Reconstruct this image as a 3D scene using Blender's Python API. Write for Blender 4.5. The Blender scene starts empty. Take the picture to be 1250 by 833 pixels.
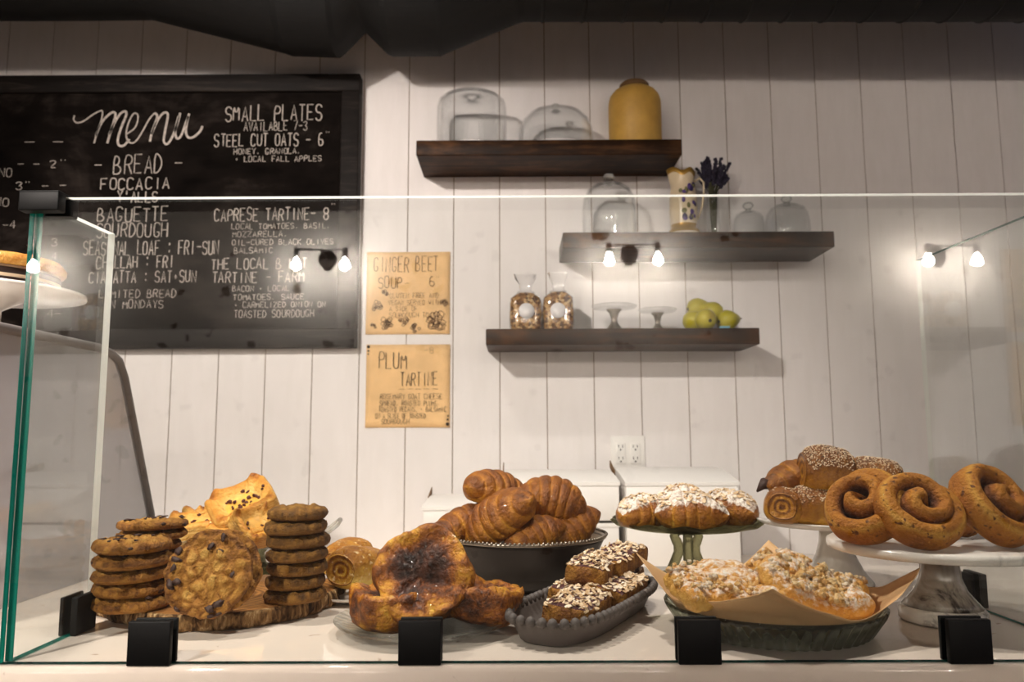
import bpy, math, random
from mathutils import Vector, Matrix, Euler, noise

# ------------------------------------------------------------------ camera, light, exposure
sc = bpy.context.scene
COL = sc.collection
F_PX, CAM_Z = 960.0, 1.268
PITCH, YAW, ROLL = math.radians(6.74), 0.0042, -0.0036
cam_data = bpy.data.cameras.new('camera')
cam_data.sensor_width = 36.0
cam_data.lens = F_PX * 36.0 / 1250.0
cam_data.clip_start = 0.02
cam = bpy.data.objects.new('camera', cam_data)
COL.objects.link(cam)
CAMROT = (Matrix.Rotation(YAW, 3, 'Z') @ Matrix.Rotation(math.pi/2 + PITCH, 3, 'X') @ Matrix.Rotation(ROLL, 3, 'Z'))
CAM = Vector((0, 0, CAM_Z))
cam.matrix_world = Matrix.Translation(CAM) @ CAMROT.to_4x4()
sc.camera = cam
cam_data.dof.use_dof = True
cam_data.dof.focus_distance = 1.15
cam_data.dof.aperture_fstop = 6.3

sc.view_settings.view_transform = 'Standard'
sc.view_settings.look = 'None'
sc.view_settings.gamma = 1.0
sc.view_settings.use_curve_mapping = False
sc.view_settings.exposure = 0.0
sc.cycles.use_denoising = True
sc.cycles.max_bounces = 10
sc.cycles.transparent_max_bounces = 40
sc.cycles.transmission_bounces = 8
sc.cycles.glossy_bounces = 5
sc.cycles.caustics_reflective = False
sc.cycles.caustics_refractive = False
sc.cycles.sample_clamp_indirect = 60.0

world = bpy.data.worlds.new('world')
sc.world = world
world.use_nodes = True
world.node_tree.nodes['Background'].inputs[0].default_value = (0.62, 0.70, 1.0, 1)
world.node_tree.nodes['Background'].inputs[1].default_value = 0.22

BULB_STRENGTH = 450.0
def spot(name, loc, target, power, color, angle, radius, blend=0.6):
    l = bpy.data.lights.new(name, 'SPOT')
    l.energy = power; l.color = color; l.spot_size = math.radians(angle)
    l.spot_blend = blend; l.shadow_soft_size = radius
    o = bpy.data.objects.new(name, l); COL.objects.link(o)
    o.location = loc
    o.rotation_euler = (Vector(target) - Vector(loc)).to_track_quat('-Z', 'Y').to_euler()
    return o
WARM = (1.0, 0.91, 0.83)
spot('track_light', (-1.35, -0.6, 2.74), (-0.70, 2.4, 1.13), 325, WARM, 59, 0.06)
spot('track_light', (-0.70, 1.30, 2.95), (-0.40, 1.42, 1.0), 112, WARM, 80, 0.05, 0.7)
spot('track_light', (0.40, 1.28, 2.95), (0.36, 1.42, 1.0), 84, WARM, 80, 0.05, 0.7)

# ------------------------------------------------------------------ picture measurements to places
def ray(px, py):
    return CAMROT @ Vector(((px - 625.0) / F_PX, (416.5 - py) / F_PX, -1.0))
def P(px, py, Y):
    d = ray(px, py); return CAM + d * (Y / d.y)
def PZ(px, py, Z):
    d = ray(px, py); return CAM + d * ((Z - CAM_Z) / d.z)

# ------------------------------------------------------------------ helpers
def tag(o, label, cat, group=None, kind=None):
    if label: o['label'] = label
    if cat: o['category'] = cat
    if group: o['group'] = group
    if kind: o['kind'] = kind
    return o
def thing(name, label, cat, loc=(0, 0, 0), rot=(0, 0, 0), group=None):
    o = bpy.data.objects.new(name, None); COL.objects.link(o)
    o.empty_display_size = 0.05
    o.location = loc; o.rotation_euler = rot
    return tag(o, label, cat, group)
def dup(root, loc, rot, label, group=None, scale=None):
    r = root.copy(); COL.objects.link(r); r.location = loc; r.rotation_euler = rot
    if scale: r.scale = scale
    r['label'] = label
    if group: r['group'] = group
    for ch in list(root.children):
        c = ch.copy(); COL.objects.link(c); c.parent = r
        for g in list(ch.children):
            d = g.copy(); COL.objects.link(d); d.parent = c
    return r

class MB:
    def __init__(s, smooth=True):
        s.v = []; s.f = []; s.m = []; s.a = []; s.p = []; s.smooth = smooth; s.sm = []
    def vert(s, co, c=0.5, p=0.0):
        s.v.append(tuple(co)); s.a.append(c); s.p.append(p); return len(s.v) - 1
    def face(s, idx, mi=0, smooth=None):
        s.f.append(tuple(idx)); s.m.append(mi); s.sm.append(s.smooth if smooth is None else smooth)
    def loft(s, rows, closed=True, cap0=True, cap1=True, mi=0, mif=None, smooth=None):
        """rows: list of rings; each ring a list of (co, c, p)"""
        base = [[s.vert(*q) for q in r] for r in rows]
        n = len(rows[0])
        for i in range(len(rows) - 1):
            for j in range(n if closed else n - 1):
                k = (j + 1) % n
                s.face((base[i][j], base[i][k], base[i+1][k], base[i+1][j]), mif(i, j) if mif else mi, smooth)
        for flag, r, rev in ((cap0, 0, True), (cap1, -1, False)):
            if flag:
                ring = base[r]
                co = sum((Vector(s.v[q]) for q in ring), Vector()) / n
                c = s.vert(co, sum(s.a[q] for q in ring) / n, sum(s.p[q] for q in ring) / n)
                mm = (mif(0 if rev else len(rows) - 2, 0) if mif else mi)
                for j in range(n):
                    k = (j + 1) % n
                    s.face((c, ring[k], ring[j]) if rev else (c, ring[j], ring[k]), mm, smooth)
        return base
    def lathe(s, prof, n=48, fn=None, cap0=False, cap1=False, mi=0, mif=None, M=None, smooth=None):
        rows = []
        for i, (r, z) in enumerate(prof):
            ring = []
            for j in range(n):
                a = 2 * math.pi * j / n
                if fn: q = fn(i, a, r, z)
                else: q = (Vector((r * math.cos(a), r * math.sin(a), z)), 0.5, 0.0)
                if M: q = (M @ q[0], q[1], q[2])
                ring.append(q)
            rows.append(ring)
        return s.loft(rows, True, cap0, cap1, mi, mif, smooth)
    def box(s, c, size, R=None, mi=0, bevel=0.0):
        c = Vector(c); h = Vector(size) / 2
        R = R or Matrix.Identity(3)
        if bevel <= 0:
            ids = [s.vert(c + R @ Vector((x*h.x, y*h.y, z*h.z))) for z in (-1, 1) for y in (-1, 1) for x in (-1, 1)]
            for q in ((0,2,3,1), (4,5,7,6), (0,1,5,4), (2,6,7,3), (0,4,6,2), (1,3,7,5)):
                s.face([ids[i] for i in q], mi, False)
        else:
            b = min(bevel, h.x*.9, h.y*.9, h.z*.9)
            def ring(z, ins):
                o = []
                for (sx, sy) in ((1,1), (-1,1), (-1,-1), (1,-1)):
                    cx, cy = sx*(h.x-b), sy*(h.y-b)
                    a0 = {(1,1):0, (-1,1):90, (-1,-1):180, (1,-1):270}[(sx,sy)]
                    for k in range(4):
                        a = math.radians(a0 + 30*k); rr = b - ins
                        o.append((c + R @ Vector((cx + rr*math.cos(a), cy + rr*math.sin(a), z)), .5, 0))
                return o
            rows = [ring(-h.z, b*.99), ring(-h.z, b*.7), ring(-h.z + b*.3, b*.3), ring(-h.z + b, 0), ring(h.z - b, 0), ring(h.z - b*.3, b*.3), ring(h.z, b*.7), ring(h.z, b*.99)]
            s.loft(rows, mi=mi)
    def tube(s, path, rad, n=10, mi=0, cap=True, c=0.5):
        path = [Vector(p) for p in path]; rows = []
        up = Vector((0, 0, 1))
        N_ = None
        for i, p in enumerate(path):
            t = (path[min(i+1, len(path)-1)] - path[max(i-1, 0)]).normalized()
            if N_ is None:
                N_ = t.orthogonal().normalized()
            N_ = (N_ - t * N_.dot(t)).normalized()
            B = t.cross(N_)
            r = rad(i / max(1, len(path)-1)) if callable(rad) else rad
            rows.append([(p + N_ * (r*math.cos(2*math.pi*j/n)) + B * (r*math.sin(2*math.pi*j/n)), c, 0) for j in range(n)])
        s.loft(rows, True, cap, cap, mi)
    def ball(s, c, r, n=10, mi=0, M=None, cc=0.5, noise_amp=0.0, seed=0, freq=1.0):
        c = Vector(c); rr = Vector(r) if not isinstance(r, (int, float)) else Vector((r, r, r))
        rows = []
        k = max(4, n // 2 + 1)
        for i in range(k):
            th = math.pi * (i + 0.35) / (k - 0.3)
            ring = []
            for j in range(n):
                ph = 2 * math.pi * j / n
                d = Vector((math.sin(th)*math.cos(ph), math.sin(th)*math.sin(ph), -math.cos(th)))
                q = 1.0 + (noise_amp * noise.noise(d * freq + Vector((seed*3.1, seed*1.7, seed))) if noise_amp else 0)
                v = Vector((d.x*rr.x, d.y*rr.y, d.z*rr.z)) * q
                if M: v = M @ v
                ring.append((c + v, cc, 0))
            rows.append(ring)
        s.loft(rows, mi=mi)
    def build(s, name, mats, parent=None, loc=(0, 0, 0), rot=(0, 0, 0)):
        me = bpy.data.meshes.new(name)
        me.from_pydata(s.v, [], s.f)
        if not isinstance(mats, (list, tuple)): mats = [mats]
        for m in mats: me.materials.append(m)
        me.polygons.foreach_set('material_index', s.m)
        me.polygons.foreach_set('use_smooth', s.sm)
        at = me.attributes.new('c', 'FLOAT', 'POINT'); at.data.foreach_set('value', s.a)
        at = me.attributes.new('p', 'FLOAT', 'POINT'); at.data.foreach_set('value', s.p)
        me.update()
        o = bpy.data.objects.new(name, me); COL.objects.link(o)
        o.location = loc; o.rotation_euler = rot
        if parent: o.parent = parent
        return o

def NZ(x, y, z): return noise.noise(Vector((x, y, z)))

# ------------------------------------------------------------------ materials
def srgb(h):
    h = h.lstrip('#'); o = []
    for i in (0, 2, 4):
        v = int(h[i:i+2], 16) / 255.0
        o.append(v / 12.92 if v <= 0.04045 else ((v + 0.055) / 1.055) ** 2.4)
    return (o[0], o[1], o[2], 1.0)
def C(x): return srgb(x) if isinstance(x, str) else (x[0], x[1], x[2], 1.0)

class NT:
    def __init__(s, name):
        s.m = bpy.data.materials.new(name); s.m.use_nodes = True
        s.t = s.m.node_tree; s.t.nodes.clear()
        s.out = s.t.nodes.new('ShaderNodeOutputMaterial')
    def n(s, typ, **kw):
        nd = s.t.nodes.new(typ)
        for k, v in kw.items():
            if k.startswith('i_'):
                key = k[2:]; key = int(key) if key.isdigit() else key.replace('_', ' ')
                if hasattr(v, 'is_output'): s.t.links.new(v, nd.inputs[key])
                else: nd.inputs[key].default_value = v
            else: setattr(nd, k, v)
        return nd
    def link(s, a, b): s.t.links.new(a, b)
    def coord(s, kind='Object', scale=(1, 1, 1)):
        tc = s.n('ShaderNodeTexCoord')
        mp = s.n('ShaderNodeMapping'); s.link(tc.outputs[kind], mp.inputs[0]); mp.inputs['Scale'].default_value = scale
        return mp.outputs[0]
    def noise(s, vec, scale, detail=4, rough=0.55, dist=0.0):
        nd = s.n('ShaderNodeTexNoise'); s.link(vec, nd.inputs['Vector'])
        nd.inputs['Scale'].default_value = scale; nd.inputs['Detail'].default_value = detail
        nd.inputs['Roughness'].default_value = rough; nd.inputs['Distortion'].default_value = dist
        return nd.outputs['Fac']
    def math(s, op, a, b=0.0, clamp=False):
        nd = s.n('ShaderNodeMath', operation=op, use_clamp=clamp)
        for i, x in enumerate((a, b)):
            if hasattr(x, 'is_output'): s.link(x, nd.inputs[i])
            else: nd.inputs[i].default_value = x
        return nd.outputs[0]
    def ramp(s, fac, stops):
        nd = s.n('ShaderNodeValToRGB'); s.link(fac, nd.inputs[0])
        e = nd.color_ramp.elements
        while len(e) < len(stops): e.new(0.5)
        for k, (p, c) in enumerate(stops):
            e[k].position = p; e[k].color = C(c)
        return nd.outputs[0]
    def mix(s, fac, a, b):
        nd = s.n('ShaderNodeMix', data_type='RGBA')
        for key, x in ((0, fac), (6, a), (7, b)):
            if hasattr(x, 'is_output'): s.link(x, nd.inputs[key])
            else: nd.inputs[key].default_value = x if isinstance(x, (int, float)) else C(x)
        return nd.outputs[2]
    def bump(s, h, strength=0.3, dist=0.002):
        nd = s.n('ShaderNodeBump'); s.link(h, nd.inputs['Height'])
        nd.inputs['Strength'].default_value = strength; nd.inputs['Distance'].default_value = dist
        return nd.outputs[0]
    def bsdf(s, color, rough=0.5, metal=0.0, normal=None, spec=0.5, coat=0.0, trans=0.0, alpha=None, emit=None, es=0.0, sheen=0.0, ior=1.45):
        b = s.n('ShaderNodeBsdfPrincipled')
        for key, x in (('Base Color', color), ('Roughness', rough), ('Metallic', metal), ('Specular IOR Level', spec), ('Coat Weight', coat), ('Transmission Weight', trans), ('IOR', ior)):
            if hasattr(x, 'is_output'): s.link(x, b.inputs[key])
            elif key == 'Base Color': b.inputs[key].default_value = C(x)
            else: b.inputs[key].default_value = x
        if normal: s.link(normal, b.inputs['Normal'])
        if emit: b.inputs['Emission Color'].default_value = C(emit); b.inputs['Emission Strength'].default_value = es
        return b.outputs[0]
    def done(s, sh):
        s.link(sh, s.out.inputs[0]); return s.m

def plain(name, col, rough=0.5, metal=0.0, nscale=0, namp=0.12, bump=0.0, spec=0.5, coat=0.0, bscale=None):
    t = NT(name); v = t.coord()
    if nscale:
        f = t.noise(v, nscale, 5)
        c = C(col)
        col = t.ramp(f, [(0.3, tuple(x*(1-namp) for x in c[:3])), (0.7, tuple(min(1, x*(1+namp)) for x in c[:3]))])
    nm = t.bump(t.noise(v, bscale or nscale or 40, 5), bump, 0.002) if bump else None
    return t.done(t.bsdf(col, rough, metal, nm, spec, coat))

def crust(name, stops, amp=0.5, nscale=45, fine=220, bump=0.5, rough=0.5, coat=0.15, powder=None, bdist=0.005, freckle=None, hue=(.95, 1.06, .72)):
    amp *= 1.45; stops = [(p_, tuple(C(c_)[k_]**1.1*hue[k_] for k_ in range(3))) for p_, c_ in stops]; bump = min(1.0, bump*1.5); coat *= 0.5
    t = NT(name); v = t.coord()
    a = t.n('ShaderNodeAttribute', attribute_name='c').outputs['Fac']
    nz = t.noise(v, nscale, 5, 0.6, 0.4)
    nf = t.noise(v, fine, 4, 0.6)
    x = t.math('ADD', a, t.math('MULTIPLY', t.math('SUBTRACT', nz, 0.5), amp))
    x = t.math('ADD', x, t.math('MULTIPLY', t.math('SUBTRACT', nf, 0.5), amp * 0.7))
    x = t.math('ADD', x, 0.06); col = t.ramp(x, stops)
    if freckle:
        fr = t.ramp(t.noise(v, freckle[1], 3, 0.5), [(freckle[2], (0, 0, 0)), (freckle[2] + 0.06, (1, 1, 1))])
        col = t.mix(fr, col, freckle[0])
    r = rough
    if powder:
        pa = t.n('ShaderNodeAttribute', attribute_name='p').outputs['Fac']
        pw = t.math('ADD', pa, t.math('MULTIPLY', t.math('SUBTRACT', t.noise(v, 130, 5, 0.7), 0.5), 1.6))
        pf = t.ramp(pw, [(0.42, (0, 0, 0)), (0.75, (1, 1, 1))])
        pf2 = t.math('MULTIPLY', pf, powder)
        col = t.mix(pf2, col, '#f4ebdf')
    hb = t.math('ADD', nf, t.math('MULTIPLY', nz, 2.0))
    return t.done(t.bsdf(col, r, 0, t.bump(hb, bump, bdist), 0.45, coat))

def thin_glass(name, tint=(0.97, 0.985, 0.98), rough=0.0, haze=0.0, haze_col=(0.9, 0.9, 0.9), boost=1.0):
    """clear sheet glass: Fresnel mirror over a see-through body, same seen from both sides"""
    t = NT(name)
    g = t.n('ShaderNodeNewGeometry')
    ior = t.math('ADD', 1.5, t.math('MULTIPLY', g.outputs['Backfacing'], 1/1.5 - 1.5))
    fr = t.n('ShaderNodeFresnel'); t.link(ior, fr.inputs['IOR'])
    tr = t.n('ShaderNodeBsdfTransparent'); tr.inputs[0].default_value = C(tint)
    gl = t.n('ShaderNodeBsdfGlossy'); gl.inputs['Roughness'].default_value = rough
    base = tr.outputs[0]
    if haze:
        df = t.n('ShaderNodeBsdfDiffuse'); df.inputs[0].default_value = C(haze_col)
        mh = t.n('ShaderNodeMixShader'); mh.inputs[0].default_value = haze
        t.link(base, mh.inputs[1]); t.link(df.outputs[0], mh.inputs[2]); base = mh.outputs[0]
    mx = t.n('ShaderNodeMixShader')
    t.link(t.math('MULTIPLY', fr.outputs[0], boost, True), mx.inputs[0]); t.link(base, mx.inputs[1]); t.link(gl.outputs[0], mx.inputs[2])
    return t.done(mx.outputs[0])

def thick_glass(name, col, see=0.35, rough=0.02, tint=None):
    """moulded glass: refraction, part of the light passes straight through"""
    t = NT(name)
    gl = t.n('ShaderNodeBsdfGlass'); gl.inputs['Color'].default_value = C(col); gl.inputs['Roughness'].default_value = rough; gl.inputs['IOR'].default_value = 1.48
    tr = t.n('ShaderNodeBsdfTransparent'); tr.inputs[0].default_value = C(tint or col)
    mx = t.n('ShaderNodeMixShader'); mx.inputs[0].default_value = see
    t.link(gl.outputs[0], mx.inputs[1]); t.link(tr.outputs[0], mx.inputs[2])
    return t.done(mx.outputs[0])

def wood(name, cols, scale=(1.2, 14, 14), rough=0.55, bump=0.25, blotch=0.0):
    t = NT(name); v = t.coord('Object', scale)
    n1 = t.noise(v, 3.0, 6, 0.62, 1.2)
    n2 = t.noise(v, 14.0, 4, 0.6, 0.4)
    x = t.math('ADD', t.math('MULTIPLY', n1, 0.75), t.math('MULTIPLY', n2, 0.3))
    if blotch:
        x = t.math('ADD', x, t.math('MULTIPLY', t.math('SUBTRACT', t.noise(t.coord('Object', (4, 4, 4)), 2.5, 3), 0.5), blotch))
    col = t.ramp(x, cols)
    return t.done(t.bsdf(col, rough, 0, t.bump(n2, bump, 0.001), 0.15))

def marble(name, base='#efe9e2', vein='#6d6660', scale=5.0, rough=0.15, amount=0.5):
    t = NT(name); v = t.coord()
    n1 = t.noise(v, scale, 7, 0.6, 1.6)
    r = t.math('ABSOLUTE', t.math('SUBTRACT', n1, 0.5))
    f = t.ramp(r, [(0.0, (1, 1, 1)), (0.018, (0.35, 0.35, 0.35)), (0.06, (0, 0, 0))])
    f2 = t.math('MULTIPLY', f, t.math('MULTIPLY', t.ramp(t.noise(v, scale*0.8, 3), [(0.45, (0, 0, 0)), (0.62, (1, 1, 1))]), amount))
    col = t.mix(f2, base, vein)
    return t.done(t.bsdf(col, rough, 0, None, 0.5, 0.2))

MT = {}
MT['wall'] = (lambda t: t.done(t.bsdf(t.mix(t.ramp(t.noise(t.coord('Object', (6, 6, 1.2)), 6, 5, 0.6), [(0.35, (0, 0, 0)), (0.8, (1, 1, 1))]), '#ece6e4', '#e6e0dd'), 0.5, 0, t.bump(t.noise(t.coord('Object', (8, 8, 60)), 3, 4), 0.06, 0.002), 0.4)))(NT('white_painted_plank'))
MT['groove'] = plain('groove_backing_wood', '#8a735c', 0.9)  # brown backing behind the gaps between the planks
MT['dark_ceiling'] = plain('dark_ceiling_paint', '#2a211f', 0.8, 0, 3, 0.2)
MT['duct'] = plain('black_painted_metal', '#060505', 0.75, 0.0, 6, 0.2)
MT['floor'] = plain('concrete_floor', '#6d655e', 0.6, 0, 4, 0.2)
MT['black'] = plain('black_metal', '#060505', 0.55, 0.0, spec=0.25)
MT['iron'] = plain('dark_bronze', '#241c16', 0.45, 0.6, 60, 0.4)
MT['glass'] = thin_glass('clear_pane_glass')
def glass_edge(name, col, col2):
    t = NT(name)
    c = t.ramp(t.noise(t.coord('Object', (60, 60, 0.6)), 3, 2), [(0.35, col), (0.7, col2)])
    d = t.n('ShaderNodeBsdfDiffuse'); t.link(c, d.inputs[0]); tl = t.n('ShaderNodeBsdfTranslucent'); t.link(c, tl.inputs[0])
    g = t.n('ShaderNodeBsdfGlossy'); g.inputs['Roughness'].default_value = .2
    m1 = t.n('ShaderNodeMixShader'); m1.inputs[0].default_value = .6; t.link(d.outputs[0], m1.inputs[1]); t.link(tl.outputs[0], m1.inputs[2])
    m2 = t.n('ShaderNodeMixShader'); m2.inputs[0].default_value = .06; t.link(m1.outputs[0], m2.inputs[1]); t.link(g.outputs[0], m2.inputs[2])
    return t.done(m2.outputs[0])
MT['edge'] = glass_edge('green_glass_edge', '#06665a', '#0f9482')
MT['edge_light'] = glass_edge('lit_glass_edge', '#eef2ec', '#fbfbf6')  # light caught along the pane edges is put into this near-white colour
MT['edge_dark'] = glass_edge('dark_glass_edge', '#0c2c28', '#1c5048')
MT['dome'] = thin_glass('dome_glass', (0.985, 0.99, 0.99), boost=1.2)
MT['film'] = thin_glass('cellophane', (0.97, 0.97, 0.97), 0.06, boost=2.0)
MT['clear_glass'] = thick_glass('pressed_clear_glass', (0.95, 0.96, 0.95), 0.55)
MT['green_glass'] = thick_glass('smoky_green_glass', (0.50, 0.49, 0.36), 0.35)
MT['dish_glass'] = thick_glass('pie_dish_glass', (0.93, 0.96, 0.90), 0.15)
MT['shelf'] = wood('stained_shelf_wood', [(0.3, '#140b07'), (0.5, '#2b190b'), (0.68, '#50331b')], (1.0, 9, 9), 0.5, 0.3, 0.5)
MT['chalk'] = plain('white_chalk', '#bfb4ab', 0.95, 0, 120, 0.35)
MT['paper'] = plain('kraft_paper', '#efc48c', 0.85, 0, 14, 0.1)
MT['ink'] = plain('brown_ink', '#6a4a2e', 0.9)
MT['ink_dark'] = plain('dark_ink', '#2a1c12', 0.9)
MT['white_card'] = plain('white_cardboard', '#e6e1dc', 0.6, 0, 8, 0.03)
MT['board_edge'] = plain('raw_card_edge', '#7a5a38', 0.8)
MT['porcelain'] = plain('white_porcelain', '#e8e2da', 0.18, 0, 3, 0.04, coat=0.3)
MT['plastic'] = plain('white_plastic', '#ebe7e2', 0.35)
MT['slot'] = plain('dark_slot', '#1a1512', 0.7)
def counter_mat():
    t = NT('white_quartz'); v = t.coord()
    n = t.noise(v, 9, 6, 0.65, 1.0)
    f = t.ramp(n, [(0.60, (0, 0, 0)), (0.72, (0.35, 0.35, 0.35))])
    spots = t.ramp(t.noise(v, 26, 3, 0.5, 1.5), [(0.70, (0, 0, 0)), (0.75, (0.7, 0.7, 0.7))])
    col = t.mix(f, '#e0d2c4', '#cbbaaa'); col = t.mix(spots, col, '#a58f7f')
    return t.done(t.bsdf(col, 0.035, 0, None, 0.5))
MT['quartz'] = counter_mat()
MT['cabinet'] = plain('white_cabinet_paint', '#cfc8c0', 0.5)
def board_mat():
    t = NT('chalkboard_slate'); v = t.coord()
    n = t.noise(v, 2.6, 6, 0.65, 0.8); n2 = t.noise(t.coord('Object', (3, 1, 9)), 3, 5, 0.6)
    x = t.math('ADD', t.math('MULTIPLY', n, 0.7), t.math('MULTIPLY', n2, 0.3))
    col = t.ramp(x, [(0.36, '#0a0807'), (0.52, '#171311'), (0.70, '#3a332f')])
    return t.done(t.bsdf(col, 0.85, 0, None, 0.03))
MT['slate'] = board_mat()
MT['board_frame'] = wood('black_stained_frame', [(0.3, '#0e0b0a'), (0.55, '#1d1816'), (0.75, '#3a322d')], (1.0, 8, 8), 0.6, 0.4)

# baked goods
MT['cookie'] = crust('chocolate_chip_cookie_dough', [(0.0, '#371c08'), (0.3, '#744818'), (0.55, '#9c6a2b'), (0.8, '#b58645'), (1.0, '#c69d5e')], 0.45, 60, 300, 0.8, 0.7, 0.0, hue=(1.02, 1.0, .74))
MT['chip'] = plain('chocolate_chip', '#341a0e', 0.6)
MT['ginger'] = crust('dark_molasses_cookie', [(0.0, '#331b0a'), (0.3, '#6b441e'), (0.6, '#96642f'), (1.0, '#b8884a')], 0.45, 80, 420, 0.9, 0.75, 0.0)
MT['croissant'] = crust('croissant_crust', [(0.0, '#dca95c'), (0.22, '#c88a38'), (0.45, '#b06d22'), (0.7, '#8a4d16'), (1.0, '#57290b')], 0.42, 40, 190, 0.5, 0.45, 0.15)
MT['pain'] = crust('laminated_crust', [(0.0, '#edc981'), (0.3, '#dca650'), (0.55, '#c07f2c'), (0.8, '#96561a'), (1.0, '#5a2c0c')], 0.4, 40, 190, 0.5, 0.42, 0.25, freckle=('#efd3a0', 150, 0.62))
MT['seeded'] = crust('glossy_brown_crust', [(0.0, '#dca244'), (0.35, '#c08028'), (0.65, '#94571a'), (1.0, '#4f270b')], 0.4, 45, 200, 0.5, 0.35, 0.35)
MT['puff'] = crust('puff_pastry', [(0.0, '#f0d096'), (0.35, '#e2b266'), (0.6, '#c98a36'), (0.85, '#96551c'), (1.0, '#6a3610')], 0.35, 50, 220, 0.5, 0.45, 0.2, hue=(1.0, .97, .76))
MT['custard'] = plain('egg_yellow', '#e0a848', 0.45, 0, 60, 0.25, 0.3)
MT['bacon'] = plain('dark_red_bits', '#4a1a10', 0.5, 0, 200, 0.4)
MT['kouign'] = crust('caramelised_crust', [(0.0, '#e3b058'), (0.25, '#c5822c'), (0.45, '#98541a'), (0.7, '#57290e'), (1.0, '#2a130a')], 0.7, 34, 150, 0.8, 0.42, 0.3)
MT['cinnamon'] = crust('cinnamon_roll_dough', [(0.0, '#3a1b06'), (0.25, '#7a4512'), (0.5, '#a96a20'), (0.75, '#c2852f'), (1.0, '#d3a04e')], 0.4, 38, 200, 0.6, 0.6, 0.05, freckle=('#6a3a10', 120, 0.61), hue=(1.0, .98, .72))
MT['almond_crust'] = crust('sugared_croissant_crust', [(0.0, '#dca850'), (0.35, '#c27f2c'), (0.65, '#97561a'), (1.0, '#5a2c0e')], 0.45, 40, 190, 0.5, 0.4, 0.2, powder=0.95)
MT['bar'] = crust('brioche_slice', [(0.0, '#d8a860'), (0.3, '#b47a38'), (0.6, '#7e4720'), (1.0, '#421f10')], 0.45, 50, 260, 0.7, 0.6, 0.0)
MT['jam'] = crust('berry_jam_and_sugar', [(0.0, '#30101a'), (0.5, '#6a3440'), (1.0, '#a88088')], 0.6, 70, 260, 0.8, 0.5, 0.2, powder=0.55)
def flake_mat():
    t = NT('almond_flake'); a = t.n('ShaderNodeAttribute', attribute_name='c').outputs['Fac']
    return t.done(t.bsdf(t.ramp(a, [(0.0, '#8e6038'), (0.4, '#cfae84'), (1.0, '#ecdcc4')]), 0.6))
MT['flake'] = flake_mat()
MT['seed'] = flake_mat(); MT['seed'].name = 'sesame_seed'
MT['poppy'] = plain('black_seed', '#17100c', 0.5)
MT['danish'] = crust('yellow_dough', [(0.0, '#f4d890'), (0.35, '#e6bb68'), (0.65, '#cf963f'), (1.0, '#94591c')], 0.4, 40, 200, 0.5, 0.5, 0.15, powder=0.95, hue=(1.0, .92, .80))
MT['crumb'] = crust('crumb_topping', [(0.0, '#bd8440'), (0.5, '#e2b878'), (1.0, '#f4e0b8')], 0.6, 90, 300, 0.6, 0.8, 0.0, powder=0.8, hue=(1.0, .95, .85))
MT['parchment'] = plain('parchment_paper', '#d8ae7c', 0.6, 0, 10, 0.05)
MT['pewter'] = plain('dark_bronze_bowl', '#1d120c', 0.42, 0.25, 8, 0.2, 0.1, bscale=30)
MT['silver'] = plain('aged_silver', '#8f8478', 0.28, 0.9, 10, 0.15)
MT['stone'] = plain('grey_stoneware', '#59514d', 0.6, 0, 14, 0.12)
MT['marble'] = marble('white_marble', '#ece5dc', '#5f5750', 7.0, 0.16, 0.85)
def pedestal_mat():
    t = NT('grey_marble_pedestal'); v = t.coord()
    n = t.noise(v, 12, 6, 0.6, 2.0)
    col = t.ramp(n, [(0.36, '#352c26'), (0.45, '#958a7e'), (0.6, '#b5aca1'), (0.75, '#8c8277')])
    return t.done(t.bsdf(col, 0.14, 0, None, 0.5, 0.3))
MT['pedestal'] = pedestal_mat()
def slab_mats():
    t = NT('slab_top_wood'); v = t.coord('Object', (1, 1.25, 1))
    w = t.n('ShaderNodeTexWave', wave_type='RINGS', rings_direction='SPHERICAL'); t.link(v, w.inputs['Vector'])
    w.inputs['Scale'].default_value = 28; w.inputs['Distortion'].default_value = 3; w.inputs['Detail'].default_value = 3; w.inputs['Detail Scale'].default_value = 2
    x = t.math('ADD', t.math('MULTIPLY', w.outputs['Fac'], 0.35), t.math('MULTIPLY', t.noise(v, 12, 5), 0.65))
    a = t.done(t.bsdf(t.ramp(x, [(0.3, '#5e3a1c'), (0.5, '#84562c'), (0.7, '#a9763f')]), 0.4, 0, None, 0.4))
    t = NT('bark'); v = t.coord('Object', (1, 1, 0.22))
    n = t.noise(v, 70, 5, 0.65, 0.6); n2 = t.noise(v, 160, 4)
    x = t.math('ADD', t.math('MULTIPLY', n, 0.8), t.math('MULTIPLY', n2, 0.25))
    b = t.done(t.bsdf(t.ramp(x, [(0.38, '#1c110a'), (0.48, '#4f361f'), (0.58, '#8f6d45'), (0.70, '#d2b98f')]), 0.85, 0, t.bump(n, 0.9, 0.006), 0.2))
    return [a, b]
MT['slab'], MT['bark'] = slab_mats()
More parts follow.
